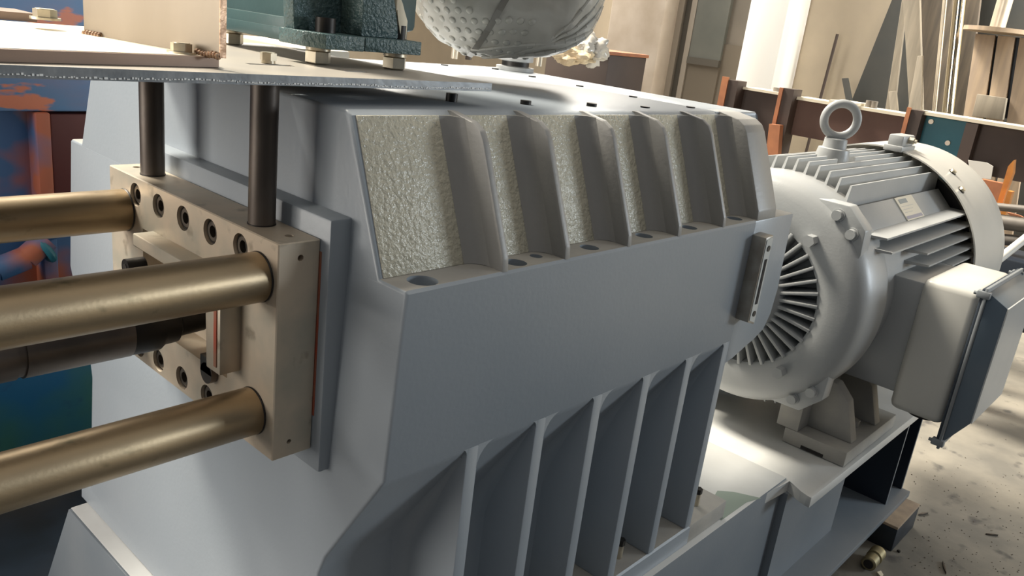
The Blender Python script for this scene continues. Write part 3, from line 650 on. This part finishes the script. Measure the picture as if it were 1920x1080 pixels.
for side in (-1, 1):
    for i, z in enumerate((1.169, 1.135, 1.101, 1.067, 1.037, 1.003, 0.97, 0.936, 0.90, 0.866, 0.83, 0.80)):
        dz = z - MZ; ro = math.sqrt(0.381 ** 2 - dz ** 2); ri = math.sqrt(0.322 ** 2 - dz ** 2) - 0.01; a = 0.0028
        xa = 2.335
        if side < 0 and i in (2, 3): xa = 2.62
        if side < 0 and i >= 4: xa = 2.86
        xf = xa - 0.03
        build(MB().hull8([(xf, MY + side * ri, z - 2 * a), (3.16, MY + side * ri, z - 2 * a), (3.16, MY + side * ri, z + 2 * a), (xf, MY + side * ri, z + 2 * a)],
                         [(xa, MY + side * ro, z - a), (3.16, MY + side * ro, z - a), (3.16, MY + side * ro, z + a), (xa, MY + side * ro, z + a)]), 'side_fin', 'motor', T)
# 45-degree flat pad with nameplate
def pad(y0, z0, y1, z1, x0, x1, dep=0.05):
    nrm = Vector((0, -(z0 - z1), -(y0 - y1) * -1)); 
    n2 = Vector((0, -abs(z0 - z1), abs(y0 - y1))).normalized() * -dep
    return [(x0, y0, z0), (x1, y0, z0), (x1, y1, z1), (x0, y1, z1)], [(x0, y0 + -n2.y * -1, z0 + n2.z), (x1, y0 + n2.y, z0 + n2.z), (x1, y1 + n2.y, z1 + n2.z), (x0, y1 + n2.y, z1 + n2.z)]
py0, pz0, py1, pz1 = 0.799, 1.232, 0.742, 1.174
A = [(2.335, py0, pz0), (3.14, py0, pz0), (3.14, py1, pz1), (2.335, py1, pz1)]
Bq = [(x, y + 0.04, z - 0.04) for x, y, z in A]
build(MB().hull8(A, Bq, 0.002), 'flat_pad', 'motor', T)
A = [(2.335, py1 + 0.006, pz1 + 0.002), (3.12, py1 + 0.006, pz1 + 0.002), (3.12, py1 + 0.002, 1.166), (2.335, py1 + 0.002, 1.166)]
build(MB().hull8(A, [(x, y + 0.06, z) for x, y, z in A]), 'pad_step', 'motor', T)
def onpad(x, s, h):   # s: 0 top .. 1 bottom, h: height over the pad
    y = py0 + (py1 - py0) * s; z = pz0 + (pz1 - pz0) * s; return (x, y - h * 0.7071, z + h * 0.7071)
def padquad(xa, xb, s0, s1, h0, h1, sk=0.0):
    return [onpad(xa, s0, h0), onpad(xb, s0, h0), onpad(xb + sk, s1, h0), onpad(xa + sk, s1, h0)], [onpad(xa, s0, h1), onpad(xb, s0, h1), onpad(xb + sk, s1, h1), onpad(xa + sk, s1, h1)]
npo = build(MB().hull8(*padquad(2.675, 2.835, 0.02, 1.02, 0.0, 0.0035)), 'nameplate', 'nameplate', T, label='small bright rectangular nameplate')
build(MB().hull8(*padquad(2.695, 2.765, 0.12, 0.30, 0.0036, 0.0042)), 'print_block', 'print', npo)
build(MB().hull8(*padquad(2.680, 2.825, 0.84, 0.97, 0.0036, 0.0042)), 'print_band', 'print2', npo)
for k in range(3):
    build(MB().hull8(*padquad(2.69, 2.80 - 0.02 * k, 0.42 + 0.13 * k, 0.44 + 0.13 * k, 0.0036, 0.0040)), 'print_line', 'gauge_face', npo)
# fan cowl
build(MB().lathe([(3.065, 0.393), (3.065, 0.398), (3.40, 0.400), (3.475, 0.396), (3.50, 0.380), (3.50, 0.30), (3.498, 0.30), (3.498, 0.376), (3.47, 0.390), (3.40, 0.394)], (0, MY, MZ), AX, 96, close=True), 'fan_cowl', 'cowl', T)
build(MB().lathe([(3.17, 0.36), (3.20, 0.36)], (0, MY, MZ), AX, 64), 'inner_disc', 'black', T)
for yy, zz, xx in ((0.773, 1.306, 3.2), (0.722, 1.246, 3.13), (0.93, 1.345, 3.13)):
    dv = Vector((0, yy - MY, zz - MZ)).normalized(); c = Vector((xx, MY, MZ)) + dv * 0.399
    if yy > 0.9: continue
    s = build(MB().hexa(c, c + dv * 0.010, 0.010), 'cowl_bolt', 'zinc', T)
    build(MB().cyl(c - dv * 0.002, c + dv * 0.002, 0.014, n=16), 'washer', 'black', s)
# small sensor box on the cowl
dv = Vector((0, -0.10, 0.995)).normalized(); c = Vector((3.13, MY, MZ)) + dv * 0.398
sb = build(MB().box(3.05, 3.19, c.y - 0.032, c.y + 0.032, c.z - 0.01, c.z + 0.010, 0.003).box(3.062, 3.178, c.y - 0.026, c.y + 0.026, c.z + 0.009, c.z + 0.046, 0.005), 'grease_box', 'motor', T)
build(MB().hexa((3.12, c.y - 0.026, c.z + 0.030), (3.12, c.y - 0.044, c.z + 0.030), 0.012).cyl((3.12, c.y - 0.044, c.z + 0.030), (3.12, c.y - 0.052, c.z + 0.030), 0.007, n=14), 'plug', 'zinc', sb)
# eyebolt
ez = MZ + 0.377
eb = build(MB().lathe([(-0.06, 0.052), (-0.012, 0.050), (0.004, 0.047), (0.006, 0.036), (0.034, 0.034), (0.036, 0.028)], (2.625, MY, ez + 0.02), (0, 0, 1), 40), 'eyebolt_boss', 'motor', T)
build(MB().torus((2.625, MY, ez + 0.112), (0.80, 0.60, 0), 0.0500, 0.0130, 56, 18), 'lifting_eye', 'motor', eb, angle=180)
# mounting lugs with bolts
lug = [(0.852, 1.254), (0.765, 1.2525), (0.709, 1.197), (0.706, 1.132), (0.715, 1.070), (0.80, 1.12)]
for s in (1, -1):
    L_ = [(y, MZ + s * (z - MZ)) for y, z in lug]
    lo = build(MB().prism(L_, 'x', 2.222, 2.275, 0.003), 'frame_lug', 'motor', T)
    for y, z in ((0.788, 1.223), (0.741, 1.182)):
        zz = MZ + s * (z - MZ)
        build(MB().cyl((2.204, y, zz), (2.219, y, zz), 0.0135, n=20).cyl((2.2185, y, zz), (2.2225, y, zz), 0.0175, n=20), 'lug_bolt', 'motor', lo)
for s in (1, -1):
    zz = MZ + s * 0.195
    build(MB().hexa((2.163, 0.830, zz), (2.20, 0.830, zz), 0.017, 0.4), 'shield_bolt', 'motor', T)
# feet
def foot(side):
    def Y(v): return MY + side * (MY - v)
    ys = sorted((Y(0.636), Y(0.83)))
    fo = build(MB().box(2.33, 2.76, ys[0], ys[1], 0.4855, 0.533, 0.003), 'motor_foot', 'dusty', T)
    for x in (2.40, 2.60):
        P = [(Y(0.650), 0.533), (Y(0.690), 0.655), (Y(0.735), 0.700), (Y(0.83), 0.70), (Y(0.83), 0.533)]
        build(MB().prism(P, 'x', x, x + 0.045, 0.004), 'foot_web', 'dusty', fo)
    build(MB().cyl((2.54, Y(0.70), 0.533), (2.54, Y(0.70), 0.553), 0.020, n=6), 'anchor_bolt', 'dusty', fo)
    ys = sorted((Y(0.79), Y(0.86)))
    build(MB().box(2.33, 2.72, ys[0], ys[1], 0.5331, 0.74, 0.003), 'foot_wall', 'dusty', fo)
    ys = sorted((Y(0.6345), Y(0.6365)))
for s in (1, -1): foot(s)
build(MB().box(2.3285, 2.3305, 0.70, 0.77, 0.488, 0.498), 'shim_gap', 'hole', T)
# terminal box
nk = build(MB().box(2.50, 2.84, 0.60, 0.86, 0.700, 1.043, 0.006), 'terminal_neck', 'motor', T)
tb = build(MB().box(2.482, 2.862, 0.452, 0.603, 0.655, 1.062, 0.022, 4), 'terminal_box', 'cowl', T)
gk = build(MB().box(2.470, 2.876, 0.444, 0.4518, 0.600, 1.078, 0.002), 'gasket', 'rubber', tb)
cv = build(MB().box(2.466, 2.880, 0.436, 0.4438, 0.594, 1.082, 0.002), 'cover_flange', 'cover2', tb)
A = [(2.478, 0.436, 0.612), (2.868, 0.436, 0.612), (2.868, 0.436, 1.070), (2.478, 0.436, 1.070)]
Bq = [(2.500, 0.385, 0.690), (2.846, 0.385, 0.690), (2.846, 0.385, 1.035), (2.500, 0.385, 1.035)]
build(MB().hull8(A, Bq, 0.002), 'box_cover', 'cover', tb, label='bevelled dark blue-grey cover of the terminal box')
build(MB().hull8([(x, y + 0.0005, z) for x, y, z in Bq], [(x, y - 0.003, z) for x, y, z in Bq]), 'cover_face', 'motor', tb)
for x, z in ((2.474, 1.062), (2.474, 0.612), (2.87, 1.062), (2.87, 0.612)):
    build(MB().box(x - 0.010, x + 0.010, 0.428, 0.462, z - 0.010, z + 0.010, 0.003).cyl((x, 0.462, z), (x, 0.470, z), 0.005, n=12), 'corner_screw', 'cover2', tb)
build(MB().lathe([(0, 0.055), (0.012, 0.055), (0.014, 0.045), (0.030, 0.043)], (2.60, 0.53, 0.657), (0, 0, -1), 32), 'gland_plug', 'black', tb)

# ------------------------------------------------------------------ background frame along y at x = 5
FX = 5.2
t = thing('steel_frame_beam', 'long dark brown steel frame with end plates behind the motor', 'steel frame', (FX, 2.0, 1.1))
def fpx(px, py): return at(px, py, 'x', FX)
def fquad(name, m, pts, dep, par=t, off=0.0, label=None):
    A = [fpx(*p) + Vector((off, 0, 0)) for p in pts]; Bq = [a + Vector((dep, 0, 0)) for a in A]
    n = len(A)
    return build(MB().poly([tuple(a) for a in A + Bq], [tuple(range(n)), tuple(range(n, 2 * n))[::-1]] + [(i, (i + 1) % n, n + (i + 1) % n, n + i) for i in range(n)]), name, m, par, label=label)
zt = fpx(1700, 205).z; zb = fpx(1520, 247).z
def yb(px, py): return fpx(px, py).y
def seg(name, m, pxa, pxb, za, zb_, dep=0.10, off=0.0, label=None):
    ya = fpx(pxa, 200).y; yb_ = fpx(pxb, 200).y
    return build(MB().box(FX + off, FX + off + dep, min(ya, yb_), max(ya, yb_), zb_, za), name, m, t, label=label)
ZT = 1.372
seg('web', 'rust_d', 1385, 1468, ZT - 0.02, 1.03)
seg('web', 'rust', 1489, 1712, ZT - 0.03, 1.12)
seg('teal_panel', 'teal2', 1738, 1832, ZT - 0.005, 1.02, off=-0.004, label='teal painted panel with bolts')
seg('web', 'rust_d', 1832, 2300, ZT, 1.10)
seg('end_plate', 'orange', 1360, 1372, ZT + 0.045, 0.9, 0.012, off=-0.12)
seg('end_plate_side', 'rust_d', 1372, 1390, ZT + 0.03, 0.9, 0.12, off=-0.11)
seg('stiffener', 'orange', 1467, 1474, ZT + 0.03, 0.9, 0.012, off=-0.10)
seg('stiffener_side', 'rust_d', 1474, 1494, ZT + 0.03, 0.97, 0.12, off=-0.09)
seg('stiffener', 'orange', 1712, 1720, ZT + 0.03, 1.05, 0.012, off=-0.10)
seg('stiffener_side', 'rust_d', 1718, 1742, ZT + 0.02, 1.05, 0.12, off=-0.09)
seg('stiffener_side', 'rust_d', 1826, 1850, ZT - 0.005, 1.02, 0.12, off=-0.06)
build(MB().box(FX - 0.06, FX + 0.16, 0.2, fpx(1722, 200).y, ZT, ZT + 0.018), 'top_flange', 'cream', t)
build(MB().box(FX - 0.03, FX + 0.16, fpx(1706, 200).y, fpx(1490, 200).y, ZT - 0.03, ZT - 0.012), 'top_flange', 'cream', t)
build(MB().box(FX - 0.03, FX + 0.16, fpx(1466, 200).y, fpx(1390, 200).y, ZT - 0.02, ZT - 0.004), 'top_flange', 'cream', t)
for px, py in ((1747, 228), (1832, 240), (1778, 268)):
    p = fpx(px, py); build(MB().cyl((FX - 0.016, p.y, p.z), (FX - 0.002, p.y, p.z), 0.014, n=14), 'bolt', 'rod', t)
for px, z in ((1452, 1.352), (1625, 1.36), (1635, 1.36)):
    p = fpx(px, 190); build(MB().cyl((FX + 0.05, p.y, z - 0.02), (FX + 0.05, p.y, z + 0.04), 0.02 if px > 1500 else 0.045, n=16), 'stud', 'pipe', t)
build(MB().box(FX - 0.14, FX + 0.14, fpx(1615, 190).y, fpx(1572, 185).y, ZT - 0.012, ZT + 0.006), 'loose_flat', 'cream', t)
for y in (3.0, 0.3):
    build(MB().box(FX, FX + 0.1, y, y + 0.1, 0, 1.03), 'frame_leg', 'rust_d', t)
tag(build(MB().hull8([tuple(fpx(px, py) + Vector((-0.16, 0, 0))) for px, py in ((1455, 300), (1463, 232), (1483, 234), (1478, 300))], [tuple(fpx(px, py) + Vector((-0.11, 0, 0))) for px, py in ((1455, 300), (1463, 232), (1483, 234), (1478, 300))]), 'orange_lug', 'orange', loc=tuple(fpx(1468, 300))), 'small orange steel lug below the brown frame, left of the eyebolt', 'steel lug')
tag(build(MB().lathe([(0, 0.25), (0.01, 0.26), (1.09, 0.26), (1.11, 0.24)], (5.75, 2.88, 0), (0, 0, 1), 40), 'white_drum', 'rod_w', loc=(5.75, 2.88, 0)), 'bright white drum behind the right end of the gearbox', 'drum')

# orange struts and pipes at the right edge
def strut(name, m, lab, cat, pts, X, dep=0.05, ground=True):
    A = [at(*p, 'x', X) for p in pts]
    if ground:
        for i in (0, len(A) - 1): A[i] = Vector((A[i].x, A[i].y, 0.0))
    n = len(A); Bq = [a + Vector((dep, 0, 0)) for a in A]
    o = build(MB().poly([tuple(a) for a in A + Bq], [tuple(range(n)), tuple(range(n, 2 * n))[::-1]] + [(i, (i + 1) % n, n + (i + 1) % n, n + i) for i in range(n)]), name, m, loc=tuple(A[0]))
    return tag(o, lab, cat)
strut('orange_strut', 'amber', 'tall slanting orange strut right of the fan cowl', 'strut', ((1872, 382), (1890, 312), (1901, 300), (1899, 325), (1885, 362), (1879, 384)), 4.6)
strut('orange_strut', 'amber', 'short orange strut leaning against the tall slanting one', 'strut', ((1878, 384), (1890, 358), (1898, 360), (1893, 384)), 4.55)
strut('orange_plate', 'orange', 'rust-orange plate below the brown frame, right of the fan cowl', 'plate', ((1872, 385), (1884, 345), (1840, 336), (1830, 375)), 4.9)
strut('white_sheet', 'rod_w', 'pale torn sheet hanging below the frame, above the orange plate', 'sheet', ((1815, 300), (1850, 305), (1862, 312), (1858, 336), (1820, 332)), 5.12, 0.01, False)
strut('orange_flat', 'orange', 'small rusty flat bar between the grey pipes at the right edge', 'flat bar', ((1888, 398), (1912, 404), (1925, 412), (1900, 412)), 4.45, 0.02, False)
for i, (pya, pyb, rr, lab) in enumerate(((386, 392, 0.018, 'topmost grey pipe of the rack at the right edge'), (412, 424, 0.034, 'thick grey pipe, second from the top of the rack at the right edge'), (446, 452, 0.026, 'grey pipe, lowest of the rack at the right edge'))):
    a = at(1835, pya - 2, 'x', 4.3); b = at(1990, pyb + 8, 'x', 4.3)
    tag(build(MB().cyl(a, b, rr, n=20), 'rack_pipe', 'pipe', loc=tuple(a)), lab, 'pipe')
tag(build(MB().box(4.2, 4.5, -0.6, 1.05, 0.55, 0.86, 0.01), 'pipe_rack', 'deep', loc=(4.35, 0.3, 0.55)), 'dark blue-black trough below the pipes at the right edge', 'trough')
for y in (-0.5, 0.9):
    tag(build(MB().box(4.3, 4.38, y, y + 0.08, 0, 0.549), 'trough_leg', 'deep', loc=(4.34, y, 0)), 'dark leg under the trough, %s' % ('outside the right edge' if y < 0 else 'nearest the fan cowl'), 'leg')
a = at(1872, 487, 'x', 3.75); b = at(1950, 425, 'x', 3.95)
tag(build(MB().cyl(a, b, 0.017, n=18), 'white_rod', 'rod_w', loc=tuple(a)), 'white painted rod sloping up at the right edge above the terminal box', 'rod')

# ------------------------------------------------------------------ leaning stock by the back wall
def lean(name, m, lab, cat, pts, X, dep=0.05, group=None):
    A = [at(*p, 'x', X) for p in pts]
    # continue down to the floor
    lo = min(a.z for a in A)
    n = len(A); Bq = [a + Vector((dep, 0, 0)) for a in A]
    o = build(MB().poly([tuple(a) for a in A + Bq], [tuple(range(n)), tuple(range(n, 2 * n))[::-1]] + [(i, (i + 1) % n, n + (i + 1) % n, n + i) for i in range(n)]), name, m, loc=(A[0].x, A[0].y, 0))
    return tag(o, lab, cat, group)
def down(px, py):   # pixel lower on the same vertical line, at the floor
    return None
def slab(name, m, lab, cat, top, bot, X, dep=0.05):
    """top: ((px,py) left, right) on plane X; bot same; extended to the floor along the edges"""
    L0 = at(*top[0], 'x', X); R0 = at(*top[1], 'x', X); L1 = at(*bot[0], 'x', X); R1 = at(*bot[1], 'x', X)
    def ext(a, b, z):
        k = (z - a.z) / (b.z - a.z); return a + (b - a) * k
    LT = ext(L1, L0, max(L0.z + 0.9, 2.6)); RT = ext(R1, R0, max(R0.z + 0.9, 2.6)); LB = ext(L0, L1, 0.0); RB = ext(R0, R1, 0.0)
    if L0.z < 2.0: LT, RT = L0, R0
    A = [LT, RT, RB, LB]; Bq = [a + Vector((dep, 0, 0)) for a in A]
    return tag(build(MB().hull8([tuple(a) for a in A], [tuple(b) for b in Bq], 0.004), name, m, loc=(X, LB.y, 0)), lab, cat)
slab('charcoal_slab', 'board', 'added dark slab for the diagonal shadow on the back wall, with a slanted left edge', 'board', ((1672, 0), (1760, 0)), ((1598, 185), (1745, 205)), 8.1, 0.03)  # dark slab stands in for a diagonal shadow on the wall
slab('timber_plank', 'wood_g', 'grey plank leaning in front of the wall shadow slab, wider at its foot', 'plank', ((1693, 0), (1724, 0)), ((1704, 195), (1729, 196)), 7.45, 0.05)
slab('timber_plank', 'wood_g', 'thin slanted plank left of the wide grey plank', 'plank', ((1690, 5), (1700, 5)), ((1677, 90), (1690, 90)), 7.75, 0.04)
slab('timber_board', 'wood_d', 'dark brown weathered board between the grey plank and the polished bar', 'board', ((1724, 0), (1786, 0)), ((1729, 200), (1775, 205)), 7.85, 0.05)
slab('timber_board', 'wood_d', 'dark brown board right of the polished bar', 'board', ((1806, 0), (1838, 0)), ((1788, 205), (1812, 208)), 7.65, 0.05)
slab('charcoal_slab', 'board', 'grey-green board at the top right behind the wooden slats', 'board', ((1838, 0), (1960, 0)), ((1800, 205), (1960, 235)), 8.05, 0.03)
slab('grey_offcut', 'wood_g', 'light grey offcut leaning at the foot of the wide grey plank', 'offcut', ((1720, 105), (1729, 104)), ((1703, 198), (1727, 199)), 7.3, 0.04)
slab('grey_offcut', 'wood_g', 'short grey offcut standing left of the wide grey plank', 'offcut', ((1666, 172), (1679, 170)), ((1668, 198), (1682, 200)), 7.0, 0.04)
slab('black_flat_bar', 'board', 'short black flat bar leaning above the brown frame, left of the eyebolt', 'flat bar', ((1578, 147), (1590, 146)), ((1584, 180), (1597, 184)), 7.95, 0.02)
def rodlean(name, m, lab, top, bot, X, rr):
    a = at(*top, 'x', X); b = at(*bot, 'x', X); d = (b - a); k = (0 - a.z) / d.z; c = a + d * k; a2 = a - d * 0.6
    return tag(build(MB().cyl(c, a2, rr, n=24), name, m, loc=tuple(c)), lab, 'bar')
rodlean('polished_bar', 'chrome', 'thick polished round bar leaning among the boards', (1800, 0), (1778, 205), 7.35, 0.046)
rodlean('thin_tube', 'rod', 'thin pale tube leaning left of the polished bar', (1772, 0), (1752, 205), 7.4, 0.017)
rodlean('wall_cable', 'rust_d', 'dark brown cable running down the beige wall', (1558, 110), (1538, 185), 8.1, 0.014)
# wooden slats with round disc and shaft on top
SLX = 7.0
t = thing('slatted_crate', 'wooden crate front of upright boards at the top right corner', 'crate', (SLX, 1.5, 0))
def cr(name, m, pts, dep=0.04, X=SLX, par=t):
    A = [at(*p, 'x', X) for p in pts]; lo = []
    Bq = [a + Vector((dep, 0, 0)) for a in A]
    return build(MB().hull8([tuple(a) for a in A], [tuple(b) for b in Bq], 0.004), name, m, par)
def slat(pxt, pxt2, pxb, pxb2, pyt, pyb, m='wood'):
    L0 = at(pxt, pyt, 'x', SLX); R0 = at(pxt2, pyt + 3, 'x', SLX); L1 = at(pxb, pyb, 'x', SLX); R1 = at(pxb2, pyb + 4, 'x', SLX)
    def ext(a, b): return a + (b - a) * ((0 - a.z) / (b.z - a.z))
    A = [L0, R0, ext(R0, R1), ext(L0, L1)]
    build(MB().hull8([tuple(a) for a in A], [tuple(b + Vector((0.04, 0, 0))) for b in A], 0.004), 'slat', m, t)
slat(1829, 1866, 1808, 1845, 63, 205)
slat(1871, 1903, 1851, 1883, 66, 205)
slat(1912, 1950, 1890, 1930, 70, 210)
cr('lower_rail', 'wood_g', ((1832, 176), (1887, 184), (1880, 225), (1822, 218)), 0.05, SLX - 0.055)
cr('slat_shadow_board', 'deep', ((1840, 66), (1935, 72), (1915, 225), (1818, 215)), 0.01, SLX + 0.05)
c = at(1872, 62, 'x', SLX + 0.02)
t = thing('disc_and_shaft', 'round plate with an upright bright shaft standing on the wooden crate', 'shaft', (c.x, c.y, c.z))
build(MB().cyl((c.x, c.y, c.z), (c.x, c.y, c.z + 0.03), 0.235, n=48), 'round_plate', 'wood', t)
q = at(1869, 55, 'x', c.x); build(MB().cyl((c.x, q.y, c.z + 0.0305), (c.x, q.y, c.z + 0.8), 0.052, n=28), 'shaft_rod', 'rod', t)
# brown box behind the wrap
b0 = at(1096, 97, 'x', 4.2); b1 = at(1143, 103, 'x', 4.2)
t = thing('brown_box', 'dark brown box with an orange top edge behind the wrapped unit', 'box', (4.3, b0.y, 0.8))
build(MB().box(4.2, 4.6, b1.y, b0.y + 0.3, 0.8, b1.z, 0.004), 'box_body', 'rust_d', t)
build(MB().box(4.19, 4.61, b1.y - 0.01, b0.y + 0.3, b1.z, b1.z + 0.02, 0.002), 'box_top', 'orange', t)
tag(build(MB().box(4.1, 4.8, b1.y - 0.1, b0.y + 0.6, 0, 0.799, 0.005), 'steel_stand', 'rust_d', loc=(4.4, b0.y, 0)), 'dark steel stand carrying the brown box', 'stand')

# ------------------------------------------------------------------ old blue and rust machine at the left
t = thing('blue_rusty_machine', 'old machine with blue paint over rust behind the tie bars at the left', 'machine', (0.4, 2.7, 0))
Yf = 2.6
build(MB().box(-1.2, 1.25, Yf, Yf + 0.5, 1.205, 1.72, 0.01), 'top_beam', 'patchy_b', t)
build(MB().box(-1.2, 1.25, Yf + 0.06, Yf + 0.45, 0.66, 1.205), 'side_panel', 'patchy', t)
build(MB().box(0.86, 0.90, Yf - 0.01, Yf + 0.07, 0.66, 1.204, 0.006), 'panel_rib', 'patchy', t)
build(MB().box(0.905, 1.2, Yf + 0.01, Yf + 0.07, 0.85, 1.198, 0.006), 'red_door', 'darkred', t)
build(MB().box(-1.2, 1.25, Yf - 0.10, Yf + 0.45, 0.165, 0.655, 0.012), 'lower_panel', 'bluegreen', t)
build(MB().box(-1.2, 1.25, Yf - 0.115, Yf + 0.45, 0.135, 0.164, 0.003), 'lower_lip', 'pipe', t)
for x in (-1.1, 0.0, 1.05):
    build(MB().box(x, x + 0.12, Yf, Yf + 0.4, 0.0, 0.135), 'foot', 'near_black', t)
build(MB().box(-1.2, 1.25, Yf + 0.10, Yf + 0.45, 1.72, 2.3), 'rear_cover', 'slate', t)
p = at(62, 470, 'y', Yf - 0.02)
t2 = build(MB().tube([p + Vector((-0.25, 0, -0.05)), p + Vector((-0.10, 0, -0.045)), p + Vector((-0.02, 0, -0.02)), p + Vector((0.04, 0, 0.03)), p + Vector((0.03, 0.05, 0.08))], 0.035, 18), 'pipe_elbow', 'patchy', t)
build(MB().torus(p + Vector((0.03, 0, 0.0)), (1, 0.1, 0.6), 0.035, 0.012, 28, 10), 'pipe_clamp', 'teal2', t)
tag(build(MB().box(-1.2, 1.9, 1.86, 2.46, 0.0, 0.06, 0.004), 'shade_slab', 'near_black', loc=(0.3, 2.1, 0)), 'added black slab in place of the shaded floor between the two machines', 'floor_shade')  # added slab, near-black to carry the shade on the floor

# ------------------------------------------------------------------ floor debris
for (px, py, l, wd, lab, m, ang) in ((1731, 963, 0.055, 0.010, 'dark wood splinter on the floor right of the machine base', 'wood_d', -0.5), (1705, 973, 0.014, 0.012, 'small dark pebble beside the wood splinter', 'black', 0.3),
                                (1685, 1033, 0.014, 0.012, 'small dark pebble right of the timber block', 'black', 0.1), (1770, 1063, 0.08, 0.006, 'curled thin wire offcut at the bottom edge of the floor', 'post', 0.4),
                                (1860, 1002, 0.05, 0.008, 'thin dark twig on the floor near the right edge', 'wood_d', -0.9), (1650, 1076, 0.04, 0.02, 'pale chip on the floor beside the pipe stub', 'cream', 0.2)):
    p = at(px, py, 'z', 0.004); u_ = Vector((math.cos(ang), math.sin(ang), 0)) * l / 2; v_ = Vector((-math.sin(ang), math.cos(ang), 0)) * wd / 2
    A = [tuple(p - u_ - v_ * 0.6), tuple(p - v_), tuple(p + u_ * 0.9), tuple(p + v_)]
    tag(build(MB().hull8([(a[0], a[1], 0.0003) for a in A], [(a[0], a[1], 0.007) for a in A]), 'floor_scrap', m, loc=(p.x, p.y, 0)), lab, 'scrap')
mb = MB()
for k in range(420):
    px = random.uniform(1560, 1990); py = random.triangular(760, 1100, 1085)
    if px < 1700 and py < 1000: continue
    p = at(px, py, 'z', 0.0)
    if p.y > 0.53 and p.x < 3.15: continue
    s = random.uniform(0.001, 0.0032)
    mb.cyl((p.x, p.y, 0.0002), (p.x, p.y, s), s, s * 0.5, n=5, phase=random.random() * 6)
o = build(mb, 'floor_grit', 'wood_d'); tag(o, 'scattered grit and crumbs on the concrete floor at the lower right', 'grit'); o['kind'] = 'stuff'

# ------------------------------------------------------------------ groups for repeated things
GROUPS = {'tie_bar': 'steel tie bars at the block', 'support_post': 'dark posts under the plate', 'hex_nut': 'zinc nuts under the teal bracket', 'hex_bolt': 'hex bolts on the plates',
          'rack_pipe': 'grey pipes of the rack', 'timber_board': 'boards leaning at the back wall', 'timber_plank': 'planks leaning at the back wall', 'charcoal_slab': 'added shadow slab and grey-green board at the back wall',
          'grey_offcut': 'grey offcuts at the back wall', 'orange_strut': 'orange struts by the fan cowl', 'trough_leg': 'legs of the trough', 'floor_scrap': 'scraps on the concrete floor'}
for o in bpy.data.objects:
    if o.parent is None and 'label' in o and o.name.split('.')[0] in GROUPS: o['group'] = GROUPS[o.name.split('.')[0]]
